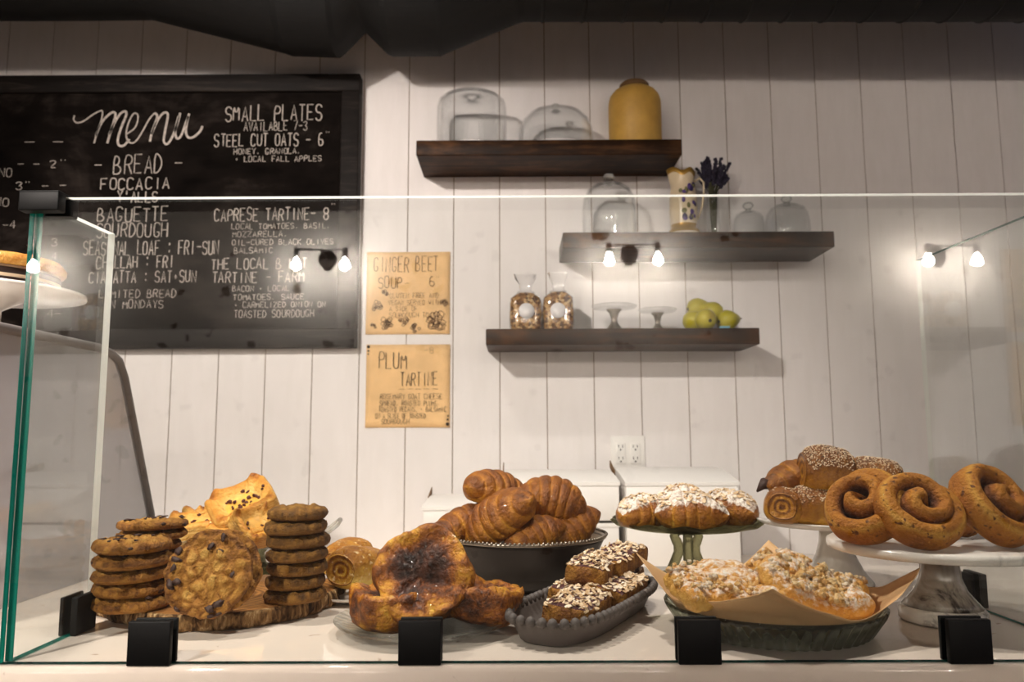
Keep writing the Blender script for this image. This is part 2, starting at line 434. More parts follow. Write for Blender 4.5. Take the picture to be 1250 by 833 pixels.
def wallpaper():
    t = NT('botanical_wallpaper'); v = t.coord('Object', (1, 1, 1))
    vd = t.n('ShaderNodeVectorMath', operation='ADD')
    nzc = t.n('ShaderNodeTexNoise'); t.link(v, nzc.inputs['Vector']); nzc.inputs['Scale'].default_value = 6
    sc_ = t.n('ShaderNodeVectorMath', operation='SCALE'); t.link(nzc.outputs['Color'], sc_.inputs[0]); sc_.inputs['Scale'].default_value = 0.24
    t.link(v, vd.inputs[0]); t.link(sc_.outputs[0], vd.inputs[1])
    vo = t.n('ShaderNodeTexVoronoi', feature='F1'); t.link(vd.outputs[0], vo.inputs['Vector']); vo.inputs['Scale'].default_value = 4.7; vo.inputs['Randomness'].default_value = 1.0
    f = t.ramp(vo.outputs['Distance'], [(0.20, (1, 1, 1)), (0.25, (0, 0, 0))])
    f2 = t.math('MULTIPLY', f, t.ramp(t.noise(v, 3.7, 2), [(0.47, (0, 0, 0)), (0.53, (1, 1, 1))]))
    return t.done(t.bsdf(t.mix(f2, '#f3efe8', '#5a4a3c'), 0.7))
MT['wallpaper'] = wallpaper()
def bulb_mat():
    t = NT('lit_bulb'); e = t.n('ShaderNodeEmission'); e.inputs[0].default_value = (1.0, 0.89, 0.79, 1); e.inputs[1].default_value = BULB_STRENGTH
    return t.done(e.outputs[0])
MT['bulb'] = bulb_mat()
# ================================================================== the room
WALL_Y, COUNTER_Z = 2.6, 1.0
def struct(o): o['kind'] = 'structure'; return o
def wall_back():
    m = MB()
    x0 = P(552.5, 510, WALL_Y).x; w = P(610.3, 510, WALL_Y).x - x0
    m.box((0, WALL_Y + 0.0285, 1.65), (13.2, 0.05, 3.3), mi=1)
    for k in range(-20, 22):
        a = x0 + k * w
        m.box((a + w/2, WALL_Y + 0.008, 1.65), (w - 0.0030, 0.016, 3.3), bevel=0.0)
    return struct(m.build('wall_back', [MT['wall'], MT['groove']]))
wall_back()
m = MB(); m.box((0, -5.12, 1.65), (13.2, 0.10, 3.3)); struct(m.build('wall_front', MT['wallpaper']))
m = MB(); m.box((-6.55, -1.2, 1.65), (0.1, 8.0, 3.3)); struct(m.build('wall_left', MT['cabinet']))
m = MB(); m.box((0, -1.2, -0.03), (13.2, 8.0, 0.06)); struct(m.build('floor', MT['floor']))
m = MB(); m.box((0, -1.2, 3.33), (13.2, 8.0, 0.06)); struct(m.build('ceiling', MT['dark_ceiling']))

# the black duct under the ceiling
def duct():
    secs = [(-560, 27, 2.25), (60, 26, 2.25), (172, 25, 2.25), (178, 26, 2.255), (342, 66, 2.38), (350, 69, 2.38), (408, 71, 2.38), (414, 67, 2.38), (440, 41, 2.34), (443, 41, 2.34), (470, 67, 2.38), (477, 69.5, 2.38), (535, 69, 2.38), (541, 66, 2.37), (632, 29, 2.2), (640, 27, 2.2)]
    for x in range(660, 1420, 50):
        secs += [(x, 27, 2.2), (x + 3, 28.5, 2.2), (x + 6, 27, 2.2)]
    r = 0.15; rows = []
    for px, py, Y in secs:
        q = P(px, py, Y); al = math.atan2(q.z - CAM_Z, Y)
        cz = q.z + r / math.cos(al)
        rows.append([(Vector((q.x, Y + r*math.cos(2*math.pi*j/72), cz + r*math.sin(2*math.pi*j/72))), .5, 0) for j in range(72)])
    m = MB(False); m.loft(rows)
    o = m.build('ceiling_duct', MT['duct'])
    for px in (60, 900):
        h = MB(); q = P(px, 20, 2.22); h.box((q.x, 2.225, 3.05), (0.03, 0.004, 0.52))
        h.build('hanger_strap', MT['duct'], o)
    tag(o, 'black round ventilation duct running along the top of the plank wall', 'duct')
duct()

# ------------------------------------------------------------------ hand lettering
GL = {'A':'00 26 40|12 32','B':'00 06 26 35 34 23 03|23 42 41 30 00','C':'45 36 16 05 01 10 30 41','D':'00 06 26 44 42 20 00','E':'46 06 00 40|03 33','F':'46 06 00|03 33',
'G':'45 36 16 05 01 10 30 42 22','H':'00 06|40 46|03 43','I':'20 26','J':'36 31 20 10 01','K':'00 06|46 03 40','L':'06 00 40','M':'00 06 22 46 40','N':'00 06 40 46',
'O':'16 05 01 10 30 41 45 36 16','P':'00 06 36 45 44 33 03','Q':'16 05 01 10 30 41 45 36 16|22 40','R':'00 06 36 45 44 33 03|23 40','S':'45 36 16 05 04 13 33 42 41 30 10 01',
'T':'06 46|26 20','U':'06 01 10 30 41 46','V':'06 20 46','W':'06 10 24 30 46','X':'06 40|00 46','Y':'06 23 46|23 20','Z':'06 46 00 40',
'0':'16 05 01 10 30 41 45 36 16','2':'05 16 36 45 44 00 40','3':'05 16 36 45 34 23|23 33 42 41 30 10 01','4':'30 36 02 42','5':'46 06 03 33 42 41 30 00','6':'36 16 04 01 10 30 41 42 33 03',
'7':'06 46 10','8':'13 04 05 16 36 45 44 33 13 02 01 10 30 41 42 33','-':'03 43',':':'21 22|24 25',"'":'26 24','.':'20 21',',':'21 10','+':'13 33|22 24','"':'16 15|36 35'}
def stroke(m, pts, w, y, depth=0.0006):
    """one chalk stroke: a thin ribbon with thickness on the plane Y = y"""
    rows = []
    n = len(pts)
    for i, (x, z) in enumerate(pts):
        a = pts[max(0, i-1)]; b = pts[min(n-1, i+1)]
        dx, dz = b[0]-a[0], b[1]-a[1]; L = math.hypot(dx, dz) or 1
        nx, nz = -dz/L*w/2, dx/L*w/2
        rows.append([((x+nx, y, z+nz), .5, 0), ((x+nx, y-depth, z+nz), .5, 0), ((x-nx, y-depth, z-nz), .5, 0), ((x-nx, y, z-nz), .5, 0)])
    m.loft(rows, smooth=False)
def lettering(text, x0, x1, z0, h, y, mat, parent, w=None, name='lettering', slant=0.0, seed=1, z1=None):
    rnd = random.Random(seed * 77 + len(text))
    m = MB(False); adv = (x1 - x0) / max(1, len(text))
    z1 = z0 if z1 is None else z1
    w = w or h * 0.10
    for i, ch in enumerate(text):
        if ch not in GL: continue
        jx, jz, js = rnd.uniform(-.06, .06)*adv, rnd.uniform(-.05, .05)*h, rnd.uniform(.92, 1.06)
        zb = z0 + (z1 - z0) * i / max(1, len(text))
        for pl in GL[ch].split('|'):
            pts = []
            for q in pl.split():
                gx, gz = int(q[0])/4.0, int(q[1])/6.0
                pts.append((x0 + adv*(i + 0.12 + 0.70*gx) + jx + slant*gz*h, zb + jz + gz*h*js))
            if len(pts) > 4:      # soften round letters
                sm = [pts[0]]
                for k in range(1, len(pts)-1):
                    p0, p1, p2 = pts[k-1], pts[k], pts[k+1]
                    sm += [((p0[0]+2.5*p1[0])/3.5, (p0[1]+2.5*p1[1])/3.5), ((p2[0]+2.5*p1[0])/3.5, (p2[1]+2.5*p1[1])/3.5)]
                pts = sm + [pts[-1]]
            stroke(m, pts, w*rnd.uniform(.8, 1.2), y)
    return m.build(name, mat, parent)

# ------------------------------------------------------------------ menu board
BY = WALL_Y - 0.045          # face of the slate
def menu_board():
    tl, tr = P(-330, 93, BY), P(438.5, 90.5, BY); bl = P(435, 424, BY)
    xL, xR, zT, zB = tl.x, (tr.x + bl.x)/2, tr.z, bl.z
    cx, cz = (xL+xR)/2, (zT+zB)/2
    t = thing('menu_board', 'large black framed chalkboard menu hanging on the white plank wall', 'menu board', (cx, WALL_Y - 0.002, zB))
    def part(m, name, mat): 
        o = m.build(name, mat, t); o.location = (-cx, -(WALL_Y - 0.002), -zB); return o
    fw = 0.062
    m = MB(); m.box((cx, WALL_Y - 0.023, cz), (xR - xL - 2*fw + .01, 0.034, zT - zB - 2*fw + .01)); part(m, 'slate', MT['slate'])
    m = MB()
    for zc in (zT - fw/2, zB + fw/2): m.box((cx, WALL_Y - 0.027, zc), (xR - xL, 0.05, fw), bevel=0.004)
    for xc in (xL + fw/2, xR - fw/2): m.box((xc, WALL_Y - 0.027, cz), (fw, 0.05, zT - zB - 2*fw), bevel=0.004)
    part(m, 'frame', MT['board_frame'])
    yt = WALL_Y - 0.0405
    lines = [('- BREAD -', 113, 224, 212, 22), ('FOCCACIA', 122, 208, 232, 14), ("Y'ALLS", 142, 193, 247, 13), ('BAGUETTE', 118, 206, 271, 17), ('SOURDOUGH', 116, 206, 290, 17),
             ('SEASONAL LOAF : FRI-SUN', 101, 268, 312, 17), ('CHALLAH : FRI', 117, 213, 328, 15), ('CIABATTA : SAT+SUN', 108, 240, 346, 14), ('LIMITED BREAD', 120, 216, 364, 10), ('ON MONDAYS', 127, 200, 377, 10),
             ('SMALL PLATES', 274, 394, 148, 19), ('AVAILABLE 7-3', 297, 376, 160, 11), ('STEEL CUT OATS - 6', 261, 395, 179, 15), ('"', 396, 404, 170, 9), ('HONEY, GRANOLA,', 285, 368, 188.5, 6.8), ('+ LOCAL FALL APPLES', 286, 393, 198, 6.8),
             ('CAPRESE TARTINE- 8', 261, 402, 270, 15), ('"', 402, 411, 258, 9), ('LOCAL TOMATOES, BASIL,', 282, 404, 280, 6.8), ('MOZZARELLA,', 283, 352, 289.5, 6.8), ('OIL-CURED BLACK OLIVES', 283, 408, 299.5, 6.8), ('BALSAMIC', 285, 334, 309.5, 6.8),
             ('THE LOCAL B L T', 257, 376, 329, 13), ('TARTINE - FARM', 258, 372, 345.5, 13), ('BACON + LOCAL', 283, 354, 356, 6.8), ('TOMATOES, SAUCE', 284, 372, 366.5, 6.8), ('+ CARMELIZED ONION ON', 285, 398, 376, 6.8), ('TOASTED SOURDOUGH', 285, 384, 388, 9),
             ('NO', -2, 16, 216, 10), ('NO', -8, 12, 252, 10), ('- - 2', 20, 70, 205, 9), ('"', 70, 84, 203, 9), ('3" - -', 18, 82, 232, 10), ('- -', 28, 80, 178, 8), ('-4', 2, 20, 279, 9), ('3', 32, 42, 301, 9), ('3', 62, 72, 301, 9), ('4', 62, 70, 318, 9), ('4', 32, 42, 388, 11), ('4-', 56, 76, 388, 11), ('5', 0, 8, 374, 9)]
    for k, (s, a, b, yb, hp) in enumerate(lines):
        p0, p1 = P(a, yb, yt), P(b, yb - (b-a)*0.012, yt); top = P(a, yb - hp, yt)
        o = lettering(s, p0.x, p1.x, p0.z, top.z - p0.z, yt, MT['chalk'], t, w=0.0034 if hp > 12 else 0.0021, seed=k+1, z1=p1.z)
        o.location = (-cx, -(WALL_Y - 0.002), -zB)
    # the script word: m e n u with flourishes
    scr = [[(91, 141), (90, 146), (94, 150), (102, 148), (112, 141), (121, 136), (125, 136), (124, 146), (119, 160), (115, 175)],
           [(117, 166), (124, 150), (133, 140), (139, 137), (141, 141), (137, 155), (131, 175)],
           [(133, 165), (140, 150), (147, 139), (153, 136), (154, 141), (148, 156), (144, 170), (145, 177), (151, 178), (158, 170)],
           [(154, 164), (164, 157), (168, 148), (168, 140), (163, 139), (157, 150), (154, 164), (157, 173), (164, 174), (172, 164), (182, 146), (189, 138)],
           [(189, 138), (192, 143), (186, 160), (183, 173)],
           [(185, 164), (193, 146), (200, 138), (205, 140), (202, 158), (200, 172), (204, 176), (210, 168), (217, 150), (220, 138)],
           [(218, 142), (214, 160), (216, 169), (221, 166), (227, 150), (231, 139)],
           [(230, 142), (227, 158), (229, 167), (235, 168), (243, 162), (246, 157), (247, 154)]]
    m = MB(False)
    for k, pl in enumerate(scr):
        pts = []
        for i in range(len(pl)-1):      # Catmull-Rom through the points
            p0, p1, p2, p3 = pl[max(0, i-1)], pl[i], pl[i+1], pl[min(len(pl)-1, i+2)]
            for s in (0, .25, .5, .75):
                pts.append(tuple(0.5*((2*p1[d]) + (-p0[d]+p2[d])*s + (2*p0[d]-5*p1[d]+4*p2[d]-p3[d])*s*s + (-p0[d]+3*p1[d]-3*p2[d]+p3[d])*s**3) for d in (0, 1)))
        pts.append(pl[-1])
        w3 = [(P(x, y, yt).x, P(x, y, yt).z) for x, y in pts]
        stroke(m, w3, 0.0075 if k not in (0, 3) else 0.0048, yt)
    o = m.build('lettering', MT['chalk'], t); o.location = (-cx, -(WALL_Y - 0.002), -zB)
menu_board()

# ------------------------------------------------------------------ kraft paper notices
def notice(x0, y0, x1, y1, lines, label, flowers, dots):
    yy = WALL_Y - 0.004
    a, b = P(x0, y0, yy), P(x1, y1, yy)
    t = thing('paper_sign', label, 'sign', ((a.x+b.x)/2, WALL_Y - 0.001, b.z), group='kraft paper signs on the wall')
    off = (-t.location.x, -t.location.y, -t.location.z)
    m = MB(); rows = []
    for i in range(2):
        rows.append([])
    n = 12; g = []
    for i in range(n+1):
        for j in range(n+1):
            u, v = i/n, j/n
            lift = 0.003*(abs(u-.5)*2)**4*(abs(v-.5)*2)**2
            g.append(m.vert((a.x + (b.x-a.x)*u, yy + 0.0012 - lift, a.z + (b.z-a.z)*v)))
    for i in range(n):
        for j in range(n):
            m.face((g[i*(n+1)+j], g[i*(n+1)+j+1], g[(i+1)*(n+1)+j+1], g[(i+1)*(n+1)+j]))
    o = m.build('paper_sheet', MT['paper'], t); o.location = off
    sol = o.modifiers.new('solid', 'SOLIDIFY'); sol.thickness = 0.0006; sol.offset = -1
    yt = yy - 0.0024
    for k, (s, xa, xb, yb, hp, dark) in enumerate(lines):
        p0, p1 = P(xa, yb, yt), P(xb, yb, yt); tp = P(xa, yb-hp, yt)
        o = lettering(s, p0.x, p1.x, p0.z, tp.z-p0.z, yt, MT['ink_dark' if dark else 'ink'], t, w=0.0019 if hp > 9 else 0.0010, seed=k+40); o.location = off
    rnd = random.Random(5)
    if flowers:
        m = MB(False)
        for fx, fy, fr in flowers:
            c = P(fx, fy, yt)
            R = fr * WALL_Y / F_PX
            for k in range(int(4 + fr)):
                ang, d = rnd.uniform(0, 6.28), R * math.sqrt(rnd.random())*.8
                ox, oz = c.x + d*math.cos(ang), c.z + d*math.sin(ang)
                rr = R*rnd.uniform(.2, .36)
                pts = [(ox + rr*math.cos(q*math.pi/3.5)*(1+.25*math.cos(q*3)), oz + rr*math.sin(q*math.pi/3.5)) for q in range(8)]
                stroke(m, pts, 0.0017, yt)
        o = m.build('flower_drawing', MT['ink'], t); o.location = off
    for dx, dy, dr in dots:
        c = P(dx, dy, yy - 0.002); r = dr*WALL_Y/F_PX
        m = MB(); m.lathe([(0.0001, 0), (r, 0), (r*.9, .0016), (0.0001, .0022)], 14, M=Matrix.Translation(c) @ Matrix.Rotation(math.pi/2, 4, 'X'))
        o = m.build('dot', MT['ink_dark'], t); o.location = off
notice(448, 308, 549, 408, [('GINGER BEET', 456, 536, 332, 18, 0), ('SOUP', 461, 492, 352, 14, 0), ('-', 493, 500, 350, 8, 0), ('6', 523, 531, 349, 12, 0), ('"', 531, 538, 344, 6, 0), ('GLUTEN FREE AND', 475, 536, 364, 6, 0), ('VEGAN SERVED WITH', 474, 538, 372.5, 6, 0), ('A SIDE OF', 475, 510, 380, 6, 0), ('SOURDOUGH TOAST', 475, 536, 388, 6, 0)],
       'kraft paper sign with flower drawings, the upper of the two paper signs', [(460, 374, 7), (469, 359, 5), (471, 394, 9), (493, 392, 6), (507, 401, 6), (533, 392, 13), (542, 370, 5), (455, 399, 4)], [])
notice(447.5, 421, 549, 522, [('PLUM', 461, 498, 450, 19, 1), ('-8', 517, 530, 432, 8, 0), ('"', 530, 537, 428, 5, 0), ('TARTINE', 488, 535, 471, 16, 1), ('-----', 486, 536, 478, 6, 0), ('ROSEMARY GOAT CHEESE', 464, 540, 487.5, 6.5, 1), ('SPREAD, ROASTED PLUMS,', 463, 537, 495.5, 6, 1), ('TOASTED PECANS, + BALSAMIC', 462, 545, 503, 6, 1), ('ON A SLICE OF TOASTED', 458, 520, 511, 6, 1), ('SOURDOUGH', 465, 500, 518, 6, 1)],
       'kraft paper sign reading plum tartine, the lower of the two paper signs', [], [(449.8, 423.5, 2.0), (449.8, 428.5, 1.3), (449.6, 432.5, .9), (546.3, 518, 2.2), (546.5, 512.5, 1.3), (546.8, 508, .9)])

# ------------------------------------------------------------------ shelves
SH_F = WALL_Y - 0.215
def shelf(x0, yt, x1, yb, label, seed):
    a, b = P(x0, yt, SH_F), P(x1, yb, SH_F); a2 = P(x1, yt, SH_F)
    zt = (a.z + a2.z)/2; h = 0.050
    m = MB(); w = b.x - a.x
    m.box((0, 0, -h/2), (w, 0.213, h), bevel=0.003)
    o = m.build('wall_shelf', MT['shelf'], None, ((a.x+b.x)/2, WALL_Y - 0.108, zt))
    tag(o, label, 'shelf', 'brown wooden wall shelves')
    return zt
Z1 = shelf(508, 170.5, 833, 190, 'stained brown wooden wall shelf, the highest of the three, carrying the yellow jar', 1)
Z2 = shelf(687, 283, 1019.5, 302.5, 'stained brown wooden wall shelf in the middle, carrying the floral jug', 2)
Z3 = shelf(593, 401, 928, 420, 'stained brown wooden wall shelf, the lowest, carrying the granola bags', 3)

def at_shelf(px, z, Y=WALL_Y - 0.11):
    d = ray(px, 300); return Vector((CAM.x + d.x*(Y/d.y), Y, z))
def px2m(px, Y, py=300):
    return (P(625+px, py, Y) - P(625, py, Y)).x
def hz(py, Y): return P(625, py, Y).z

def dome(px0, px1, ytop, yknob, zbase, label, Y=None, shape='dome', plate=False, group='glass cake domes on the shelves'):
    Y = Y or WALL_Y - 0.11
    c = at_shelf((px0+px1)/2, zbase, Y); r = px2m(px1-px0, Y)/2
    zt = hz(ytop, Y) - zbase; zk = hz(yknob, Y) - zbase
    t = thing('glass_dome', label, 'glass dome', (c.x, Y, zbase), group=group)
    m = MB(); th = 0.0035
    if shape == 'cylinder':
        out = [(r, .001), (r, zt*.55), (r*.995, zt*.80), (r*.96, zt*.90), (r*.86, zt*.965), (r*.6, zt*.99), (0.004, zt)]
    elif shape == 'low':
        out = [(r, .001), (r*1.0, zt*.30), (r*.97, zt*.5), (r*.88, zt*.72), (r*.72, zt*.88), (r*.5, zt*.97), (r*.25, zt*.99), (0.004, zt)]
    else:
        out = [(r, .001), (r*.995, zt*.35), (r*.985, zt*.55), (r*.93, zt*.74), (r*.80, zt*.88), (r*.58, zt*.965), (r*.3, zt*.99), (0.004, zt)]
    inn = [(max(.003, q-th), max(.001, z - th*(0.2 if k < 3 else 1))) for k, (q, z) in enumerate(out)][::-1]
    m.lathe(out + inn + [out[0]], 56)
    m.build('bell', MT['dome'], t)
    if zk > zt + .004:
        k = MB(); kh = zk - zt; kr = kh*.55
        k.lathe([(.001, zt-.001), (kr*.55, zt), (kr*.45, zt+kh*.2), (kr*.9, zt+kh*.45), (kr, zt+kh*.65), (kr*.75, zt+kh*.9), (.001, zt+kh)], 20)
        k.build('knob', MT['clear_glass'], t)
    if plate:
        k = MB(); k.lathe([(.001, .0012), (r*.82, .0012), (r*.86, .006), (r*.5, .010), (.001, .010)], 40)
        k.build('inner_plate', MT['clear_glass'], t)
    return t
dome(532, 619, 120, 120, Z1, 'straight sided flat topped glass cake cover at the left of the highest shelf', shape='cylinder')
dome(633, 727, 136, 127, Z1, 'wide low glass dome with round knob beside the yellow jar', shape='low')
dome(711, 778, 226, 213, Z2, 'tall bell shaped glass dome with knob at the left end of the middle shelf', plate=True)
dome(896, 934, 260, 248, Z2, 'small glass dome with knob next to the lavender vase', Y=WALL_Y - .12)
dome(936, 989, 252, 240, Z2, 'medium glass dome with knob at the right end of the middle shelf', Y=WALL_Y - .09)

def jar():
    Y = WALL_Y - .11; c = at_shelf(778.5, Z1, Y); r = px2m(65, Y)/2; h = hz(111, Y) - Z1; hk = hz(103, Y) - Z1
    t = thing('storage_jar', 'yellow stoneware jar with brown lid on the highest shelf', 'jar', (c.x, Y, Z1))
    m = MB(); m.lathe([(.001, .001), (r*.95, .001), (r, .008), (r, h*.72), (r*.985, h*.8), (r*.93, h*.88), (r*.80, h*.95), (r*.60, h), (r*.56, h*1.01), (.001, h*1.01)], 48)
    m.build('jar_body', plain('yellow_glaze', '#c79c48', 0.5, 0, 20, 0.12), t)
    m = MB(); m.lathe([(.001, h*.99), (r*.56, h*1.012), (r*.56, hk*.97), (r*.48, hk), (.001, hk)], 32)
    m.build('lid', plain('brown_lid', '#6d4f2b', 0.6, 0, 40, 0.2), t)
jar()

def jug():
    Y = WALL_Y - .12; c = at_shelf(835.5, Z2, Y); s = px2m(1, Y)
    h = hz(212, Y) - Z2
    t = thing('floral_jug', 'cream porcelain jug with purple flowers and gold trim on the middle shelf', 'jug', (c.x, Y, Z2), (0, 0, math.radians(8)))
    prof = [(20, 0), (20.5, .02), (20, .07), (18, .12), (15.5, .16), (16, .2), (17, .4), (16.5, .6), (14.5, .78), (13.5, .86), (14.5, .93), (16, 1.0)]
    def fn(i, a, r, z):
        k = prof[i] if i < len(prof) else prof[2*len(prof)-1-i]
        sp = max(0, math.cos(a - math.pi)) ** 6
        lift = 1 if z > .8*h else 0
        return (Vector((r*math.cos(a)*(1 + .28*sp*lift), r*math.sin(a), z + lift*h*(.05*sp + .025*math.cos(5*a)))), .5, 0)
    pr = [(max(.001, q*s), z*h + .001) for q, z in prof]
    inner = [(q - .003, z) for q, z in pr[::-1][:9]]
    cream, gold = plain('cream_glaze', '#d9c6a6', 0.3, 0, 10, 0.08, coat=.2), plain('gold_trim', '#a8813a', 0.35, 0.5)
    m = MB(); n = len(pr)
    m.lathe(pr + inner, 40, fn, True, True, mif=lambda i, j: 1 if (2 <= i <= 4 or i == n-2) else 0)
    m.build('jug_body', [cream, gold], t)
    m = MB(); R = s
    m.tube([(14*R, 0, h*.86), (22*R, 0, h*.93), (27*R, 0, h*.86), (27*R, 0, h*.7), (24*R, 0, h*.5), (20*R, 0, h*.36), (16*R, 0, h*.28)], .0036, 10)
    m.build('handle', cream, t)
    m = MB(); rnd = random.Random(3)
    for k in range(20):
        a = rnd.uniform(-2.2, -0.9); z = h*rnd.uniform(.25, .78); r = 16.9*s + .0005
        m.ball((r*math.cos(a), r*math.sin(a), z), (.009*rnd.uniform(.5, 1), .0015, .012*rnd.uniform(.5, 1)), 8, M=Matrix.Rotation(a + math.pi/2, 3, 'Z'), mi=k % 3)
    m.build('flower_decoration', [plain('purple_paint', '#4f3478', 0.4), plain('dark_violet_paint', '#2e2350', 0.4), plain('leaf_paint', '#6d6a3e', 0.4)], t)
jug()

def vase():
    Y = WALL_Y - .10; c = at_shelf(872, Z2, Y); s = px2m(1, Y); h = hz(236, Y) - Z2
    m = MB()
    out = [(8.6, 0), (8.8, .04), (8.0, .4), (7.0, .75), (7.6, 1.0)]
    o = [(max(.001, q*s), z*h + .001) for q, z in out]
    m.lathe([(.001, .001)] + o + [(q - .0022, max(z, .006)) for q, z in o[::-1]] + [(.001, .006)], 32)
    v = m.build('glass_vase', MT['dome'], None, (c.x, Y, Z2))
    tag(v, 'slim clear glass vase holding dried lavender on the middle shelf', 'vase')
    b = thing('lavender_bunch', 'bunch of dark dried lavender standing in the slim glass vase', 'dried flowers', (c.x, Y, Z2 + .008))
    rnd = random.Random(9)
    stem, bud = plain('dry_stem', '#4b4a32', 0.8), plain('dried_lavender_buds', '#2c2738', 0.85, 0, 90, 0.3)
    H = hz(193, Y) - Z2
    for k in range(36):
        a = rnd.uniform(0, 6.28); f = math.sqrt(rnd.random())
        sx, sy = 20*s*f*math.cos(a), 14*s*f*math.sin(a)
        if k == 0: sx, sy, f = 22*s, 0, .8
        hh = H*(1.0 - .28*rnd.random()*f - .10*f)
        p0 = Vector((sx*.12, sy*.12, 0)); p1 = Vector((sx*.25, sy*.25, h*.95)); p2 = Vector((sx, sy, hh))
        m = MB(); m.tube([p0, (p0+p1)/2, p1, (p1*.55+p2*.45), p2], .0012, 5, 0)
        L = (p2-p1)
        for q in range(9):
            u = .38 + .62*q/8
            pp = p1 + L*u
            for w in range(2):
                aa = rnd.uniform(0, 6.28)
                m.ball(pp + Vector((.0028*math.cos(aa), .0028*math.sin(aa), 0)), (.0044, .0044, .0058), 6, 1)
        m.build('lavender_sprig', [stem, bud], b)
vase()

def granola(px0, px1, ygr, ytop, label, seed):
    Y = WALL_Y - .12; c = at_shelf((px0+px1)/2, Z3, Y); w = px2m(px1-px0, Y); h = hz(ygr, Y) - Z3; ht = hz(ytop, Y) - Z3
    t = thing('granola_bag', label, 'bag of granola', (c.x, Y, Z3), (0, 0, math.radians(4 if seed == 1 else -5)), group='granola bags on the lowest shelf')
    d = w*.62; rnd = random.Random(seed)
    def shell(grow, z1, amp):
        rows = []
        for i in range(15):
            u = i/14; z = .002 + (h)*u
            k = (1 - max(0, u-.55)**2*.7 - .38*max(0, u-.86)/.14) * (.93 + .1*min(1, u*6))
            ring = []
            for j in range(30):
                a = 2*math.pi*j/30; ca, sa = math.cos(a), math.sin(a)
                x = math.copysign(abs(ca)**.55, ca)*w/2*k*grow; y = math.copysign(abs(sa)**.55, sa)*d/2*k*grow
                q = 1 + amp*NZ(x*90+seed*9, y*90, z*90)
                ring.append((Vector((x*q, y*q, z)), .5, 0))
            rows.append(ring)
        return rows
    m = MB(); m.loft(shell(.93, h, .10))
    gm = NT('granola_clusters'); v = gm.coord(); vo = gm.n('ShaderNodeTexVoronoi'); gm.link(v, vo.inputs['Vector']); vo.inputs['Scale'].default_value = 130
    sx = gm.n('ShaderNodeSeparateColor'); gm.link(vo.outputs['Color'], sx.inputs[0])
    col = gm.ramp(sx.outputs[0], [(0, '#4d2f18'), (.35, '#8e5e2e'), (.65, '#c08f52'), (1, '#e2c08c')])
    o = m.build('granola', gm.done(gm.bsdf(col, .7, 0, gm.bump(vo.outputs['Distance'], .8, .004))), t); o['kind'] = 'stuff'
    m = MB(); rows = shell(1.0, h, .02)
    for i, (k, z) in enumerate(((.42, h*1.03), (.26, h*1.09), (.30, h + (ht-h)*.45), (.44, h + (ht-h)*.75), (.50, ht))):
        rows.append([(Vector((math.cos(2*math.pi*j/30)*w/2*k*1.3*(1 + .3*NZ(j*.7, i, seed)), math.sin(2*math.pi*j/30)*d/2*k*.5*(1+.4*NZ(j*.9, i, seed+4)), z + (.006*NZ(j*.5, seed, 3) if i > 2 else 0))), .5, 0) for j in range(30)])
    m.loft(rows, cap0=False, cap1=False); m.build('cellophane_bag', MT['film'], t)
    m = MB(); r = w*.245
    m.lathe([(.0001, .0006), (r, .0006), (r, 0), (.0001, 0)], 32, M=Matrix.Translation((0, -d/2*1.04 - .001, h*.52)) @ Matrix.Rotation(math.pi/2, 4, 'X'))
    m.build('round_sticker', plain('white_sticker', '#ebe6e6', .5), t, )
granola(622, 660.5, 359, 335, 'clear granola bag with round white sticker, left of the pair on the lowest shelf', 1)
granola(662, 699.5, 358, 333, 'clear granola bag with round white sticker, right of the pair on the lowest shelf', 2)

def small_stand(px0, px1, ytop, label, Y, group='small glass cake stands on the lowest shelf'):
    c = at_shelf((px0+px1)/2, Z3, Y); r = px2m(px1-px0, Y)/2; h = hz(ytop, Y) - Z3
    t = thing('small_cake_stand', label, 'cake stand', (c.x, Y, Z3), group=group)
    m = MB(); m.lathe([(.001, h-.006), (r*.3, h-.006), (r*.9, h-.003), (r, h+.004), (r*.98, h+.005), (r*.88, h), (.001, h-.001)], 48)
    m.build('glass_plate', MT['dome'], t)
    m = MB(); m.lathe([(.001, .001), (r*.42, .001), (r*.38, .005), (r*.16, h*.35), (r*.13, h*.5), (r*.2, h*.75), (r*.34, h-.008), (.001, h-.0075)], 28)
    m.build('silver_stem', MT['silver'], t)
small_stand(720, 776, 376, 'small glass cake stand with silver stem next to the granola, the left and taller one', WALL_Y - .13)
small_stand(777, 824, 380.5, 'small glass cake stand with silver stem beside the pears, the right and lower one', WALL_Y - .10)

